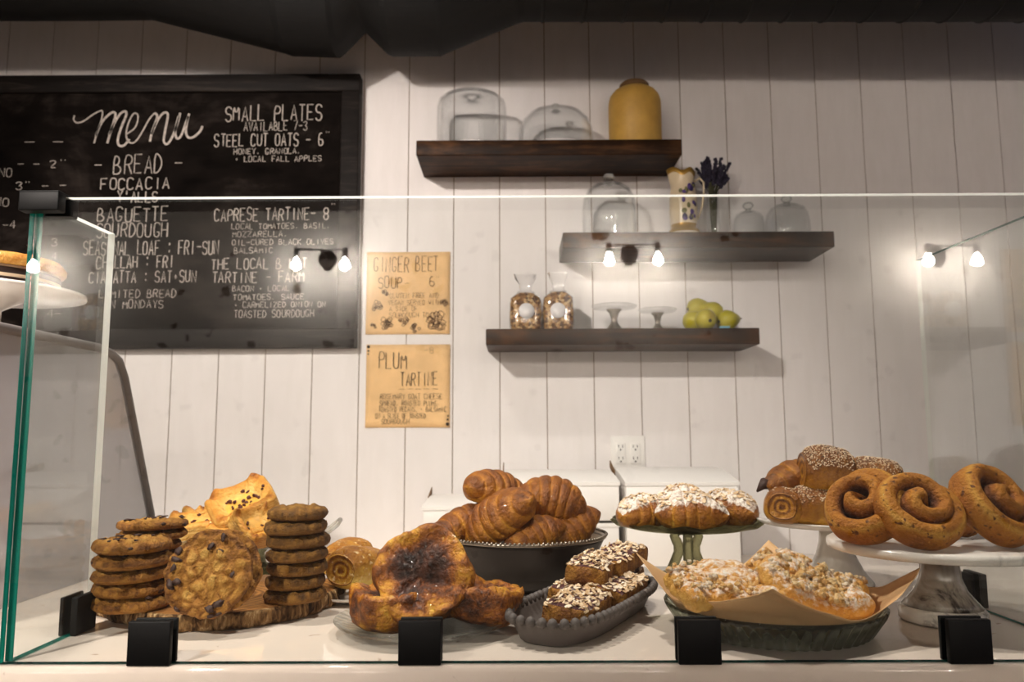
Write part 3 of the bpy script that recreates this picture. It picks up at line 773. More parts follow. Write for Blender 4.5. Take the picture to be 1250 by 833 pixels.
def pear_mesh(L, R):
    m = MB(); prof = [(.02, 0), (.35, .01), (.75, .1), (.97, .28), (1, .42), (.88, .58), (.66, .74), (.5, .86), (.33, .95), (.05, 1.0)]
    m.lathe([(q*R, z*L) for q, z in prof], 24, lambda i, a, r, z: (Vector((r*math.cos(a)*(1+.03*math.sin(3*a)), r*math.sin(a), z)), .5, 0), True, True)
    return m
PEAR = NT('yellow_green_pear_skin')
PEAR_M = PEAR.done(PEAR.bsdf(PEAR.mix(PEAR.ramp(PEAR.noise(PEAR.coord(), 22, 5), [(.5, (0, 0, 0)), (.75, (1, 1, 1))]), '#b5a822', '#8a6a20'), .4, 0, None, .5))
def pears():
    Y = WALL_Y - .13
    spots = [(847, 391, Y, (math.radians(80), 0, math.radians(62)), 'pear lying at the left front of the pile on the lowest shelf'),
             (861, 390, Y - .035, (math.radians(-75), 0, math.radians(12)), 'pear with its blossom end facing out at the front of the pile'),
             (869, 381, Y + .005, (math.radians(70), 0, math.radians(-95)), 'pear on top of the pile, leaning to the right'),
             (852, 376.5, Y + .03, (math.radians(84), 0, math.radians(100)), 'pear on top of the pile with its brown end to the left'),
             (888, 391, Y - .01, (math.radians(80), 0, math.radians(115)), 'pear at the right end of the pile beside a blue tag')]
    root = None
    for px, py, yy, rot, lab in spots:
        R = .0335; L = .082
        c = P(px, py, yy)
        mat = Euler(rot).to_matrix()
        if root is None:
            root = thing('pear', '', 'pear'); root['group'] = 'pears on the lowest shelf'
            pear_mesh(L, R).build('fruit', PEAR_M, root)
            m = MB(); m.tube([(0, 0, L*.98), (.001, 0, L+.006), (.004, 0, L+.014)], .0018, 6); m.build('stem', MT['ink_dark'], root)
            m = MB(); m.ball((0, 0, .0015), (.007, .007, .0025), 8); m.build('blossom_end', MT['ink_dark'], root)
            o = root
        else:
            o = dup(root, (0, 0, 0), (0, 0, 0), lab)
        o['label'] = lab
        o.rotation_euler = rot
        loc = c - mat @ Vector((0, 0, L*.42))
        low = Z3 + R + .0005
        if py > 385: loc.z += low - c.z
        o.location = loc
    c = P(884, 397, Y - .06)
    m = MB(); m.box((0, 0, .004), (.032, .002, .008), bevel=0.0009)
    tag(m.build('price_tag', plain('blue_tag', '#7fb4c8', .5), None, (c.x, Y - .065, Z3 + .0003)), 'small light blue tag lying in front of the pears', 'tag')
pears()

# ------------------------------------------------------------------ outlet
def outlet():
    a, b = P(745, 532.5, WALL_Y), P(787.5, 575, WALL_Y)
    cx, cz = (a.x+b.x)/2, (a.z+b.z)/2
    t = thing('wall_outlet', 'white double electrical outlet on the plank wall above the boxes', 'outlet', (cx, WALL_Y - .001, cz))
    m = MB(); m.box((0, -.003, 0), (b.x-a.x, .006, a.z-b.z), bevel=.0025); m.build('faceplate', MT['plastic'], t)
    for s in (-1, 1):
        m = MB(); m.box((s*.024, -.0075, 0), (.033, .004, .068), bevel=.0018); r = m.build('receptacle', MT['plastic'], t)
        m = MB(False)
        for zc in (.019, -.019):
            for q in (-.0065, .0065): m.box((s*.024 + q, -.0097, zc + .004), (.0022, .0012, .009))
            m.ball((s*.024, -.0096, zc - .007), (.003, .001, .003), 8)
        m.build('slots', MT['slot'], r)
outlet()

# ------------------------------------------------------------------ wall lamps on the wall behind the viewer
def sconce(x, z, label):
    Yw = -5.07
    t = thing('wall_lamp', label, 'lamp', (x, Yw, z), group='twin bulb wall lamps facing the counter'); t.scale = (1.5, 1.5, 1.5)
    m = MB(); m.lathe([(.001, .0), (.055, .0), (.055, .010), (.045, .020), (.001, .024)], 28, lambda i, a, r, zz: (Vector((r*math.cos(a), r*math.sin(a)*(1 + .35*max(0, math.sin(a))**4), zz)), .5, 0), M=Matrix.Rotation(-math.pi/2, 4, 'X'))
    m.build('backplate', MT['iron'], t)
    m = MB(); m.tube([(0, .02, .005), (0, .17, .02)], .006, 8); m.tube([(-.147, .17, .02), (.147, .17, .02)], .0045, 8); m.build('arm', MT['iron'], t)
    for s in (-1, 1):
        m = MB(); m.lathe([(.001, .02), (.012, .02), (.017, .0), (.017, -.035), (.001, -.035)], 18, M=Matrix.Translation((s*.142, .17, .012)))
        m.build('socket', MT['iron'], t)
        m = MB(); m.lathe([(.001, 0), (.011, -.002), (.014, -.014), (.026, -.035), (.029, -.050), (.024, -.068), (.012, -.077), (.001, -.079)], 20, M=Matrix.Translation((s*.142, .17, -.024)))
        m.build('bulb', MT['bulb'], t)
MIR = 2*0.966
for px, py, lab in ((34, 320, 'twin bulb wall lamp seen mirrored in the glass over the left side of the chalkboard'), (400, 317, 'twin bulb wall lamp seen mirrored in the glass at the right edge of the chalkboard'), (768, 311, 'twin bulb wall lamp seen mirrored in the glass below the middle shelf'), (1143, 312, 'twin bulb wall lamp seen mirrored in the glass at the right')):
    q = P(px, py, MIR + 5.07)
    sconce(q.x, q.z, lab)

# ------------------------------------------------------------------ counters
def counter():
    t = thing('counter', 'white speckled quartz counter carrying the pastries and the glass', 'counter', (0, 1.27, 0))
    yf = PZ(625, 814, COUNTER_Z).y; yb = 1.645
    m = MB(); m.box((0, (yf+yb)/2 - 1.27, COUNTER_Z - .03), (3.6, yb - yf, .06), bevel=.007); m.build('worktop', MT['quartz'], t)
    m = MB(); m.box((0, (yf+yb)/2 - 1.27 + .02, (COUNTER_Z - .061)/2), (3.5, yb - yf - .06, COUNTER_Z - .062)); m.build('base_cabinet', MT['cabinet'], t)
    return yf
counter()
BC_Z = 0.88
def back_counter():
    t = thing('back_counter', 'low white work counter against the plank wall under the boxes', 'counter', (0, 2.3, 0))
    m = MB(); m.box((0, -.02, BC_Z - .02), (3.6, .63, .04), bevel=.006); m.build('worktop', MT['quartz'], t)
    m = MB(); m.box((0, 0, (BC_Z - .042)/2), (3.5, .56, BC_Z - .042)); m.build('base_cabinet', MT['cabinet'], t)
back_counter()

# ------------------------------------------------------------------ glass guard
GY0, GY1 = 0.961, 0.971          # the front pane's two faces
XL = P(6, 790, GY1).x
XR_PANE = (1129-629)/F_PX*1.36
def glass_front():
    zt = P(625, 240, (GY0+GY1)/2).z; zb = COUNTER_Z + .0008
    x0, x1 = XL, 0.80
    m = MB(False)
    m.box(((x0+x1)/2, (GY0+GY1)/2, (zb+zt)/2), (x1-x0, GY1-GY0, zt-zb))
    # faces order of box: bottom, top, front, back, left, right
    m.m = [3, 1, 0, 0, 2, 2]
    o = m.build('glass_screen', [MT['glass'], MT['edge_light'], MT['edge'], MT['edge_dark']])
    tag(o, 'long clear front glass sheet standing along the counter', 'glass pane', 'glass panes of the counter guard')
    return zt
GZT = glass_front()
def glass_side(xc, y1, zt0, zt1, label, th=0.010, top=1, back=1):
    m = MB(False); y0 = GY1 + .0012; zb = COUNTER_Z + .0008
    ids = []
    for x in (xc - th/2, xc + th/2):
        ids.append([m.vert((x, y0, zb)), m.vert((x, y1, zb)), m.vert((x, y1, zt1)), m.vert((x, y0, zt0))])
    A, B = ids
    m.face((A[0], A[3], A[2], A[1]), 0); m.face((B[0], B[1], B[2], B[3]), 0)
    m.face((A[0], A[1], B[1], B[0]), 2); m.face((A[1], A[2], B[2], B[1]), back); m.face((A[2], A[3], B[3], B[2]), top); m.face((A[3], A[0], B[0], B[3]), 2)
    o = m.build('glass_screen', [MT['glass'], MT['edge_light'], MT['edge'], MT['edge_dark']])
    tag(o, label, 'glass pane', 'glass panes of the counter guard')
glass_side(XL + .005, 1.15, GZT - .002, P(118, 286, 1.15).z, 'left end glass pane with green front edge beside the wooden board')
glass_side(XR_PANE, 1.36, GZT - .002, P(1128, 318, 1.36).z, 'right end glass pane behind the marble cake stand', th=0.008, top=3)

def clamp(x, label, side=None, y=None):
    t = thing('glass_clamp', label, 'clamp', (x, y if y else (GY0+GY1)/2, COUNTER_Z), group='black clamps holding the glass')
    if side:
        t.rotation_euler = (0, 0, math.pi/2)
    for nm, s in (('front_jaw', -1), ('back_jaw', 1)):
        tk = .0088 if s < 0 else .005; m = MB(); m.box((0, s*(.0053 + tk/2), .0255), (.050, tk, .050), bevel=.0012); m.build(nm, MT['black'], t)
for px, lab in ((179, 'black square clamp on the front glass below the upright cookie'), (511.5, 'black square clamp on the front glass below the big dark bun'), (855.5, 'black square clamp on the front glass before the pie dish'), (1188, 'black square clamp on the front glass before the marble cake stand')):
    clamp(P(px, 770, GY0 - .015).x, lab)
clamp(XL + .005, 'black square clamp at the foot of the left end glass pane', 1, PZ(56, 772, COUNTER_Z).y)
clamp(XR_PANE, 'black square clamp at the foot of the right end glass pane', 1, 1.27)
def corner_clip():
    t = thing('corner_clip', 'black corner clip joining the panes at the top left', 'clip', (XL, GY0, GZT))
    m = MB(); m.box((.020, -.0088, -.009), (.050, .0166, .024), bevel=.0015); m.build('front_jaw', MT['black'], t)
    m = MB(); m.box((.028, .0198, -.009), (.033, .018, .024), bevel=.0015); m.build('back_jaw', MT['black'], t)
    m = MB(); m.box((.020, .006, .0018 + .0012), (.050, .046, .0022), bevel=.0008); m.build('bridge', MT['black'], t)
corner_clip()

# ------------------------------------------------------------------ white cake boxes
def carton(px0, px1, ytop, Y, z0, depth, label, lid_tilt=0.03, flap=True):
    a, b = P(px0, ytop, Y), P(px1, ytop, Y); w = b.x - a.x; h = a.z - z0
    t = thing('cake_box', label, 'box', ((a.x+b.x)/2, Y + depth/2, z0), group='white cake boxes on the back counter')
    m = MB(); m.box((0, 0, (h-.006)/2 + .0005), (w-.006, depth-.004, h-.006), bevel=.002); m.build('carton', MT['white_card'], t)
    m = MB(False)
    # folded lid: top sheet rising to the back, with a short front lip and side lips
    n = 10; th = .0016
    rows = []
    for i in range(n+1):
        v = i/n; y = -depth/2 + depth*v; zz = h - .003 + lid_tilt*math.sin(v*math.pi*.62)
        rows.append([((-w/2, y, zz - .002 - (zz - h + .010)), .5, 0), ((-w/2, y, zz), .5, 0), ((w/2, y, zz), .5, 0), ((w/2, y, zz - .002 - (zz - h + .010)), .5, 0)])
    m.loft(rows, smooth=False); m.build('lid', MT['white_card'], t)
    if flap:
        m = MB(); m.box((-w/2 - .003, depth*.30, h + lid_tilt*.8), (.003, depth*.34, .022), Matrix.Rotation(.22, 3, 'X'), bevel=.0008); m.build('tuck_flap', MT['board_edge'], t)
    return h
carton(763, 903, 588, 2.20, BC_Z, .33, 'tall white cake box at the right, behind the almond croissants', .03)
h1 = carton(612, 757, 638.5, 2.20, BC_Z, .33, 'white cake box under another box, behind the croissant bowl', 0.0, False)
carton(614, 757, 588, 2.20, P(690, 636.5, 2.20).z, .33, 'white cake box on top of the stack behind the croissant bowl', .022)
carton(513, 607, 651, 2.22, BC_Z, .30, 'white box at the bottom of the low stack on the left', 0.0, False)
carton(515, 606, 618, 2.22, P(560, 649, 2.22).z, .30, 'small flat white box lying on the low stack at left', .014)

# ------------------------------------------------------------------ display case at the left edge
def side_case():
    X = -0.80
    t = thing('display_case', 'white acrylic display case with grey rounded trim at left edge', 'display case', (X - .25, 1.45, COUNTER_Z))
    off = Vector((-(X - .25), -1.45, -COUNTER_Z))
    zt = 1.435
    def at(px, py):
        d = ray(px, py); k = X / d.x; return CAM + d*k
    top1 = at(128, 423); cor = at(150, 440); bot = at(184, 628)
    ytop1, yc, yb = top1.y, cor.y, bot.y + (bot.y - cor.y) * .75 / max(.01, 1) * .55
    path = [(X, 0.96, zt), (X, 1.2, zt), (X, ytop1 - .02, zt), (X, ytop1 + .02, zt - .005), (X, (ytop1+yc)/2 + .02, zt - .018), (X, yc + .01, zt - .05), (X, bot.y, bot.z), (X, bot.y + .02, COUNTER_Z + .012)]
    m = MB(); m.tube([Vector(q) + off for q in path], .0085, 10); m.build('grey_trim', plain('grey_trim', '#77716f', .5), t)
    m = MB(False); th = .006
    poly = [(0.955, COUNTER_Z + .001)] + [(q[1], q[2] if i < len(path)-1 else COUNTER_Z + .001) for i, q in reversed(list(enumerate(path)))]
    A = [m.vert(Vector((X - th, y, z)) + off) for y, z in poly]; B = [m.vert(Vector((X, y, z)) + off) for y, z in poly]
    m.face(A); m.face(B[::-1])
    for i in range(len(A)): k = (i+1) % len(A); m.face((A[i], B[i], B[k], A[k]))
    m.build('side_panel', thin_glass('frosted_acrylic', (.80, .80, .82), 0.05, haze=.45, haze_col=(.52, .51, .52)), t)
    m = MB(); m.box(Vector((X - .30, 1.24, zt + .0)) + off, (.58, .56, .010), bevel=.002); m.build('top_panel', MT['white_card'], t)
    m = MB(); m.box(Vector((X - .585, 1.24, (zt + COUNTER_Z)/2)) + off, (.008, .54, zt - COUNTER_Z - .014)); m.build('far_panel', MT['white_card'], t)
    return zt + .005
CASE_Z = side_case()
def case_plate():
    Y = 1.40; e = P(92, 357, Y)
    r = .16; c = Vector((e.x - r, Y, 0)); zp = P(20, 364, Y).z
    t = thing('cake_plate', 'white footed plate on the display case at the left edge', 'cake stand', (c.x, Y, CASE_Z))
    hh = zp - CASE_Z
    m = MB(); m.lathe([(.001, .001), (r*.5, .001), (r*.45, .01), (r*.15, hh*.4), (r*.15, hh*.7), (r*.4, hh), (r, hh + .006), (r, hh + .012), (r*.9, hh + .012), (.001, hh + .012)], 56)
    m.build('plate', MT['porcelain'], t)
    zb = CASE_Z + hh + .0125
    b = thing('layer_cake', 'dark layered cake with crumbly golden top at the left edge', 'cake', (c.x, Y, zb))
    top = hz(313, Y) - zb
    m = MB(); R = r*.72
    m.lathe([(.001, 0), (R, 0), (R*1.01, top*.2), (R*.96, top*.24), (R*1.0, top*.3), (R*1.0, top*.48), (R*.95, top*.5), (R*.98, top*.55), (.001, top*.55)], 48, mif=lambda i, j: 1 if i in (2, 3, 5, 6) else 0)
    m.build('cake_layers', [plain('dark_chocolate_cake', '#23130d', .6, 0, 40, .3, .4), plain('cream_filling', '#d9c2a4', .6)], b)
    m = MB()
    m.lathe([(R*.9, top*.552), (R*1.06, top*.58), (R*1.08, top*.75), (R*1.0, top*.92), (R*.7, top), (.001, top)], 60, lambda i, a, q, z: (Vector((q*math.cos(a), q*math.sin(a), z)) * (1 + .03*NZ(9*math.cos(a), 9*math.sin(a), i)), .4 + .4*NZ(12*math.cos(a), 12*math.sin(a), i*2), 0), True, False)
    m.build('crumb_top', MT['puff'], b)
case_plate()
# ================================================================== serving ware
T2 = 2 * math.pi
def ease(a, b, x):
    t = max(0.0, min(1.0, (x - a) / (b - a))); return t*t*(3 - 2*t)
def scatter(mb_src, n, seed, zmin, mk, accept=None):
    """pick n points on the upward faces of mb_src; mk(co, normal, rnd) adds one flake"""
    rnd = random.Random(seed); V = [Vector(v) for v in mb_src.v]
    tri = []; acc = 0.0
    for f in mb_src.f:
        for k in range(1, len(f)-1):
            a, b, c = V[f[0]], V[f[k]], V[f[k+1]]
            nn = (b-a).cross(c-a); ar = nn.length/2
            if ar < 1e-12: continue
            nn.normalize()
            if nn.z < zmin: continue
            if accept and not accept((a+b+c)/3, nn): continue
            acc += ar; tri.append((acc, a, b, c, nn))
    import bisect
    keys = [t[0] for t in tri]
    for _ in range(n):
        k = bisect.bisect(keys, rnd.random()*acc); k = min(k, len(tri)-1)
        _, a, b, c, nn = tri[k]
        u, v = rnd.random(), rnd.random()
        if u+v > 1: u, v = 1-u, 1-v
        mk(a + (b-a)*u + (c-a)*v, nn, rnd)
def flake_maker(m, r0, r1, th=0.0008, tilt=.5, squash=.65, up=.0005):
    def mk(co, nn, rnd):
        r = rnd.uniform(r0, r1)
        z = (nn + Vector((rnd.uniform(-tilt, tilt), rnd.uniform(-tilt, tilt), rnd.uniform(0, .2)))).normalized()
        x = z.orthogonal().normalized(); y = z.cross(x); a = rnd.uniform(0, 6.28)
        x, y = x*math.cos(a)+y*math.sin(a), y*math.cos(a)-x*math.sin(a)
        cc = rnd.uniform(.25, 1); c = co + nn*(up + r*.12)
        n = 7
        top = []; bot = []
        for j in range(n):
            t = T2*j/n; q = 1 - .25*max(0, math.cos(t))
            p = c + x*(r*math.cos(t)) + y*(r*squash*q*math.sin(t)) + z*(r*.12*math.cos(2*t))
            top.append(m.vert(p + z*th/2, cc, 0)); bot.append(m.vert(p - z*th/2, cc*.6, 0))
        m.face(top); m.face(bot[::-1])
        for j in range(n):
            k = (j+1) % n; m.face((top[j], bot[j], bot[k], top[k]))
    return mk
def seed_maker(m, size, dark=.3):
    def mk(co, nn, rnd):
        x = nn.orthogonal().normalized(); y = nn.cross(x); a = rnd.uniform(0, 6.28)
        x, y = x*math.cos(a)+y*math.sin(a), y*math.cos(a)-x*math.sin(a)
        d = rnd.random() < dark; s = size*(rnd.uniform(.5, .8) if d else rnd.uniform(.8, 1.3)); c = co + nn*s*.25
        ids = [m.vert(c + q, rnd.uniform(.4, 1), 0) for q in (x*s, y*s*.55, -x*s, -y*s*.55, nn*s*.5, -nn*s*.5)]
        for f in ((0,1,4), (1,2,4), (2,3,4), (3,0,4), (1,0,5), (2,1,5), (3,2,5), (0,3,5)):
            m.face([ids[i] for i in f], 1 if d else 0)
    return mk

# ------------------------------------------------------------------ wooden slab
SLAB_T = 0.0235
SC = Vector((-0.478, 1.24))
def slab():
    bx = [(107, 742), (128, 756), (155, 765), (182, 770), (215, 773), (250, 772.5), (290, 770), (330, 764), (365, 757), (395, 746), (414, 735), (423, 722)]
    pts = [PZ(x, y, COUNTER_Z) for x, y in bx]
    pol = [(math.atan2(p.y - SC.y, p.x - SC.x) % T2, math.hypot(p.x - SC.x, p.y - SC.y)) for p in pts]
    back = [(math.radians(d), r) for d, r in ((20, .192), (45, .19), (70, .185), (90, .18), (112, .18), (135, .175), (160, .176))]
    pol = sorted(pol + back)
    def rad(a):
        a %= T2
        for i in range(len(pol)):
            a0, r0 = pol[i]; a1, r1 = pol[(i+1) % len(pol)]
            if i == len(pol)-1: a1 += T2
            aa = a if a >= a0 else a + T2
            if a0 <= aa <= a1: return r0 + (r1-r0)*(aa-a0)/(a1-a0)
        return pol[0][1]
    m = MB()
    prof = [(.95, 0), (.99, .001), (1.012, .008), (1.012, .018), (1.0, SLAB_T-.0006), (.985, SLAB_T), (.6, SLAB_T), (.2, SLAB_T)]
    def fn(i, a, r, z):
        R = (rad(a) + rad(a+.06) + rad(a-.06))/3
        b = .006*NZ(a*9, i*.4, 2) + .004*NZ(a*26, i*.8, 5) if 1 <= i <= 4 else 0
        q = R*r + b
        return (Vector((q*math.cos(a), q*math.sin(a), z)), .5, 0)
    m.lathe(prof, 220, fn, True, True, mif=lambda i, j: 1 if i < 5 else 0)
    o = m.build('wood_slab', [MT['slab'], MT['bark']], None, (SC.x, SC.y, COUNTER_Z + .0004))
    tag(o, 'round live edge wooden serving board with rough bark rim under the cookies', 'serving board')
slab()
SLAB_Z = COUNTER_Z + SLAB_T + .0006

def plate_lathe(name_t, label, cat, c, prof, mat, part='plate', n=64, fn=None, rot=0):
    m = MB(); m.lathe(prof, n, fn)
    o = m.build(name_t, mat, None, c, (0, 0, rot)); return tag(o, label, cat)

# ribbed clear glass plate
GPC = P(517, 754, 1.125); GP = Vector((GPC.x, 1.125, COUNTER_Z))
def rib_plate(r, zr, nr=48, amp=.0012):
    prof = [(.001, .001), (r*.55, .001), (r*.62, .0025), (r*.85, zr*.55), (r*.985, zr), (r, zr+.0015), (r*.985, zr+.003), (r*.84, zr*.55+.004), (r*.6, .006), (.001, .006)]
    def fn(i, a, q, z):
        k = 1 if 2 <= i <= 8 else 0
        return (Vector((q*math.cos(a), q*math.sin(a), z + (amp*math.cos(nr*a) if 2 <= i <= 4 else 0) + (.0006*math.cos(nr*a) if 4 <= i <= 7 else 0))), .5, 0)
    return prof, fn
pr, fn = rib_plate(.122, .016)
plate_lathe('glass_plate', 'ribbed clear glass plate under the three big dark caramelised buns', 'plate', GP, pr, MT['clear_glass'], n=192, fn=fn)

# clear glass stand with puff pastries, behind the board
PSX, PSY, PSZ = P(306, 668, 1.56).x, 1.56, 1.068
def puff_stand():
    t = thing('glass_cake_stand', 'clear glass stand with ruffled rim holding square puff pastries', 'cake stand', (PSX, PSY, COUNTER_Z))
    h = PSZ - COUNTER_Z; R = .150
    m = MB(); m.lathe([(.001, h-.006), (R*.8, h-.006), (R*.93, h-.001), (R, h+.010), (R*1.01, h+.014), (R*.97, h+.012), (R*.9, h+.003), (R*.8, h), (.001, h)], 120,
        lambda i, a, r, z: (Vector((r*math.cos(a), r*math.sin(a), z + (.004*math.cos(16*a) if 3 <= i <= 5 else 0))), .5, 0)); m.build('plate', MT['clear_glass'], t)
    m = MB(); m.lathe([(.001, .001), (.062, .001), (.060, .006), (.03, .022), (.026, .04), (.045, h-.0065), (.001, h-.0065)], 48)
    m.build('pedestal', MT['green_glass'], t)
    m = MB(); m.tube([(R*.95, -.02, h+.008), (R*1.06, -.024, h+.018), (R*1.16, -.026, h+.03), (R*1.17, -.012, h+.036), (R*1.08, .0, h+.026), (R*.96, .002, h+.012)], .005, 10); m.build('handle', MT['clear_glass'], t)
puff_stand()

# dark bowl
BW = Vector((P(639, 652, 1.42).x, 1.42, COUNTER_Z))
BR, BH = .1455, hz(652, 1.42) - COUNTER_Z
def bowl():
    t = thing('metal_bowl', 'dark bronze metal bowl with beaded silver rim full of croissants', 'bowl', BW)
    m = MB(); R, H = BR, BH
    outer = [(.001, .001), (R*.42, .001), (R*.45, .006), (R*.60, H*.12), (R*.76, H*.35), (R*.88, H*.62), (R*.965, H*.9), (R*.985, H-.004)]
    inner = [(R*.96, H-.004), (R*.86, H*.65), (R*.74, H*.38), (R*.56, H*.16), (R*.3, H*.09), (.001, H*.08)]
    n0 = len(outer)
    m.lathe(outer + inner, 72, mif=lambda i, j: 1 if i >= n0-1 else 0); m.build('bowl_body', [MT['pewter'], MT['silver']], t)
    m = MB(); m.lathe([(R*.955, H-.0045), (R*1.0, H-.004), (R*1.01, H-.001), (R*1.0, H+.001), (R*.955, H-.002), (R*.955, H-.0045)], 96)
    for k in range(120):
        a = T2*k/120; m.ball((R*1.0*math.cos(a), R*1.0*math.sin(a), H+.001), .0028, 6)
    m.build('beaded_rim', MT['silver'], t)
bowl()

# grey tray with beaded edge
TA = math.radians(-27)
TRC = Vector((.104, 1.178, COUNTER_Z))
def tray():
    t = thing('oval_tray', 'long grey stoneware tray with beaded edge holding almond slices', 'tray', TRC, (0, 0, TA))
    a, b, H = .068, .176, .032
    def sq(s, ang, z, e=.62):
        ca, sa = math.cos(ang), math.sin(ang)
        return Vector((math.copysign(abs(ca)**e, ca)*a*s, math.copysign(abs(sa)**e, sa)*(b - a*(1-s)), z))
    m = MB(); rows = []
    for s, z in ((.55, .001), (.74, .001), (.80, .004), (.95, H*.8), (1.0, H), (.96, H+.001), (.90, H*.8), (.76, .009), (.55, .007), (.2, .007)):
        rows.append([(sq(s, T2*j/96, z), .5, 0) for j in range(96)])
    m.loft(rows); m.build('tray_body', MT['stone'], t)
    m = MB(); pts = [sq(1.0, T2*j/720, H) for j in range(720)]
    L = sum((pts[(i+1) % 720]-pts[i]).length for i in range(720)); nb = 58; step = L/nb; acc = 0; k = 0
    for i in range(720):
        if acc >= k*step and k < nb:
            m.ball(pts[i] + Vector((0, 0, .0005)), (.0066, .0066, .0072), 10); k += 1
        acc += (pts[(i+1) % 720]-pts[i]).length
    m.build('beaded_rim', MT['stone'], t)
tray()

# smoky green glass stand
GSY = 1.52; GSC = P(838, 640, GSY); GSX = GSC.x; GSZ = hz(639, GSY)
def green_stand():
    t = thing('glass_cake_stand', 'smoky green glass cake stand with scrolled legs holding almond croissants', 'cake stand', (GSX, GSY, COUNTER_Z))
    h = GSZ - COUNTER_Z; R = px2m(92, GSY, 640)
    m = MB(); m.lathe([(.001, h-.012), (R*.35, h-.012), (R*.75, h-.009), (R*.97, h), (R*1.0, h+.004), (R*.97, h+.006), (R*.75, h-.003), (.001, h-.005)], 140,
        lambda i, a, r, z: (Vector((r*(1+(.014*math.cos(14*a) if 3 <= i <= 5 else 0))*math.cos(a), r*(1+(.014*math.cos(14*a) if 3 <= i <= 5 else 0))*math.sin(a), z + (.0025*math.cos(14*a) if 3 <= i <= 5 else 0))), .5, 0))
    m.build('plate', MT['green_glass'], t)
    m = MB(); m.lathe([(.001, h-.021), (.018, h-.021), (.034, h-.015), (.035, h-.0122), (.001, h-.0122)], 36); m.build('collar', MT['green_glass'], t)
    hb = h - .021
    for k in range(3):
        a = T2*k/3 + math.radians(22)
        rr = lambda x: x
        pr = [(.004, hb+.004), (.012, hb+.006), (.022, hb+.002), (.026, hb-.006), (.022, hb-.014), (.018, hb-.022), (.018, hb*.55), (.026, hb*.33), (.033, hb*.17), (.033, hb*.05), (.026, .010)]
        path = [(x*math.cos(a), x*math.sin(a), z) for x, z in pr]
        m = MB(); m.tube(path, lambda u: .0078 + .0018*math.sin(u*3.1), 12); m.build('leg', MT['green_glass'], t)
    m = MB(); m.lathe([(.001, .001), (.055, .001), (.056, .005), (.04, .010), (.001, .0105)], 48); m.build('base', MT['green_glass'], t)
green_stand()

# glass pie dish + parchment
PDC = Vector((P(943, 745, 1.125).x, 1.125, COUNTER_Z)); PDR = .1475
def pie_dish():
    m = MB(); R, H = PDR, .036
    prof = [(.001, .001), (R*.80, .001), (R*.84, .003), (R*.97, H*.85), (R*1.0, H), (R*.985, H+.002), (R*.945, H*.85), (R*.80, .007), (.001, .006)]
    def fn(i, a, r, z):
        k = .0032*math.cos(52*a) if 1 <= i <= 3 else 0
        return (Vector(((r+k)*math.cos(a), (r+k)*math.sin(a), z)), .5, 0)
    m.lathe(prof, 280, fn)
    tag(m.build('pie_dish', MT['dish_glass'], None, PDC), 'fluted round glass pie dish lined with brown parchment', 'dish')
    R2 = PDR*.86
    m = MB(); n = 48; half = .154; g = []
    th0 = math.radians(28)
    for i in range(n+1):
        for j in range(n+1):
            u, v = -1+2*i/n, -1+2*j/n
            x, y = u*half, v*half
            a = math.atan2(y, x) + th0; r = math.hypot(x, y)
            z = .0095 + .74*max(0, r - R2*.84) if r < R2*1.02 else .0095 + .74*R2*.18 + (r - R2*1.02)*(.76 - .22*max(0, -math.sin(a)))
            w = NZ(math.cos(a)*2.6, math.sin(a)*2.6, 1.7)
            z += .010*w*ease(R2*.8, R2*1.3, r) + .015*ease(R2*.85, R2*1.12, r)*max(0, math.cos(a - math.radians(240)))**8 + .002*ease(R2*.8, R2*1.1, r)*max(0, -math.sin(a))
            s = r if r < R2 else R2 + (r - R2)*(.62 + .25*w)
            g.append(m.vert((s*math.cos(a), s*math.sin(a), z)))
    for i in range(n):
        for j in range(n): m.face((g[i*(n+1)+j], g[(i+1)*(n+1)+j], g[(i+1)*(n+1)+j+1], g[i*(n+1)+j+1]))
    o = m.build('parchment_sheet', MT['parchment'], None, PDC)
    s = o.modifiers.new('solid', 'SOLIDIFY'); s.thickness = .0006
    tag(o, 'brown parchment paper sheet with raised corners lining the pie dish', 'paper')
pie_dish()

# white porcelain stand and marble stand
WSY = 1.45; WSX = P(1018, 640, WSY).x; WSZ = hz(637, WSY)
def white_stand():
    t = thing('porcelain_cake_stand', 'white porcelain cake stand holding the seeded pastries', 'cake stand', (WSX, WSY, COUNTER_Z))
    h = WSZ - COUNTER_Z; R = px2m(93, WSY, 640)
    m = MB(); m.lathe([(.001, h-.010), (R*.5, h-.010), (R*.92, h-.005), (R, h+.003), (R*.985, h+.005), (R*.9, h+.0005), (.001, h)], 72); m.build('plate', MT['porcelain'], t)
    m = MB(); m.lathe([(.001, .001), (.062, .001), (.063, .004), (.058, .010), (.046, .026), (.034, .05), (.027, .075), (.026, h-.0105), (.001, h-.0105)], 48); m.build('pedestal', MT['porcelain'], t)
white_stand()
MSY = 1.165; MSX = P(1146, 680, MSY).x; MSZ = 1.113
def marble_stand():
    t = thing('marble_cake_stand', 'large grey veined marble cake stand holding the cinnamon rolls', 'cake stand', (MSX, MSY, COUNTER_Z))
    h = MSZ - COUNTER_Z; R = px2m(127, MSY, 640)
    m = MB(); m.lathe([(.001, h-.0135), (R*.97, h-.0135), (R*.995, h-.011), (R, h-.006), (R*.992, h-.0015), (R*.97, h), (.001, h)], 80); m.build('plate', MT['marble'], t)
    m = MB(); m.lathe([(.001, .022), (.053, .022), (.045, .031), (.034, .045), (.0275, .062), (.026, .08), (.027, h-.0137), (.001, h-.0137)], 56); m.build('pedestal', MT['pedestal'], t)
    m = MB(); m.lathe([(.001, .001), (.054, .001), (.0575, .004), (.0575, .017), (.053, .0217), (.001, .0217)], 56); m.build('base', MT['marble'], t)
marble_stand()
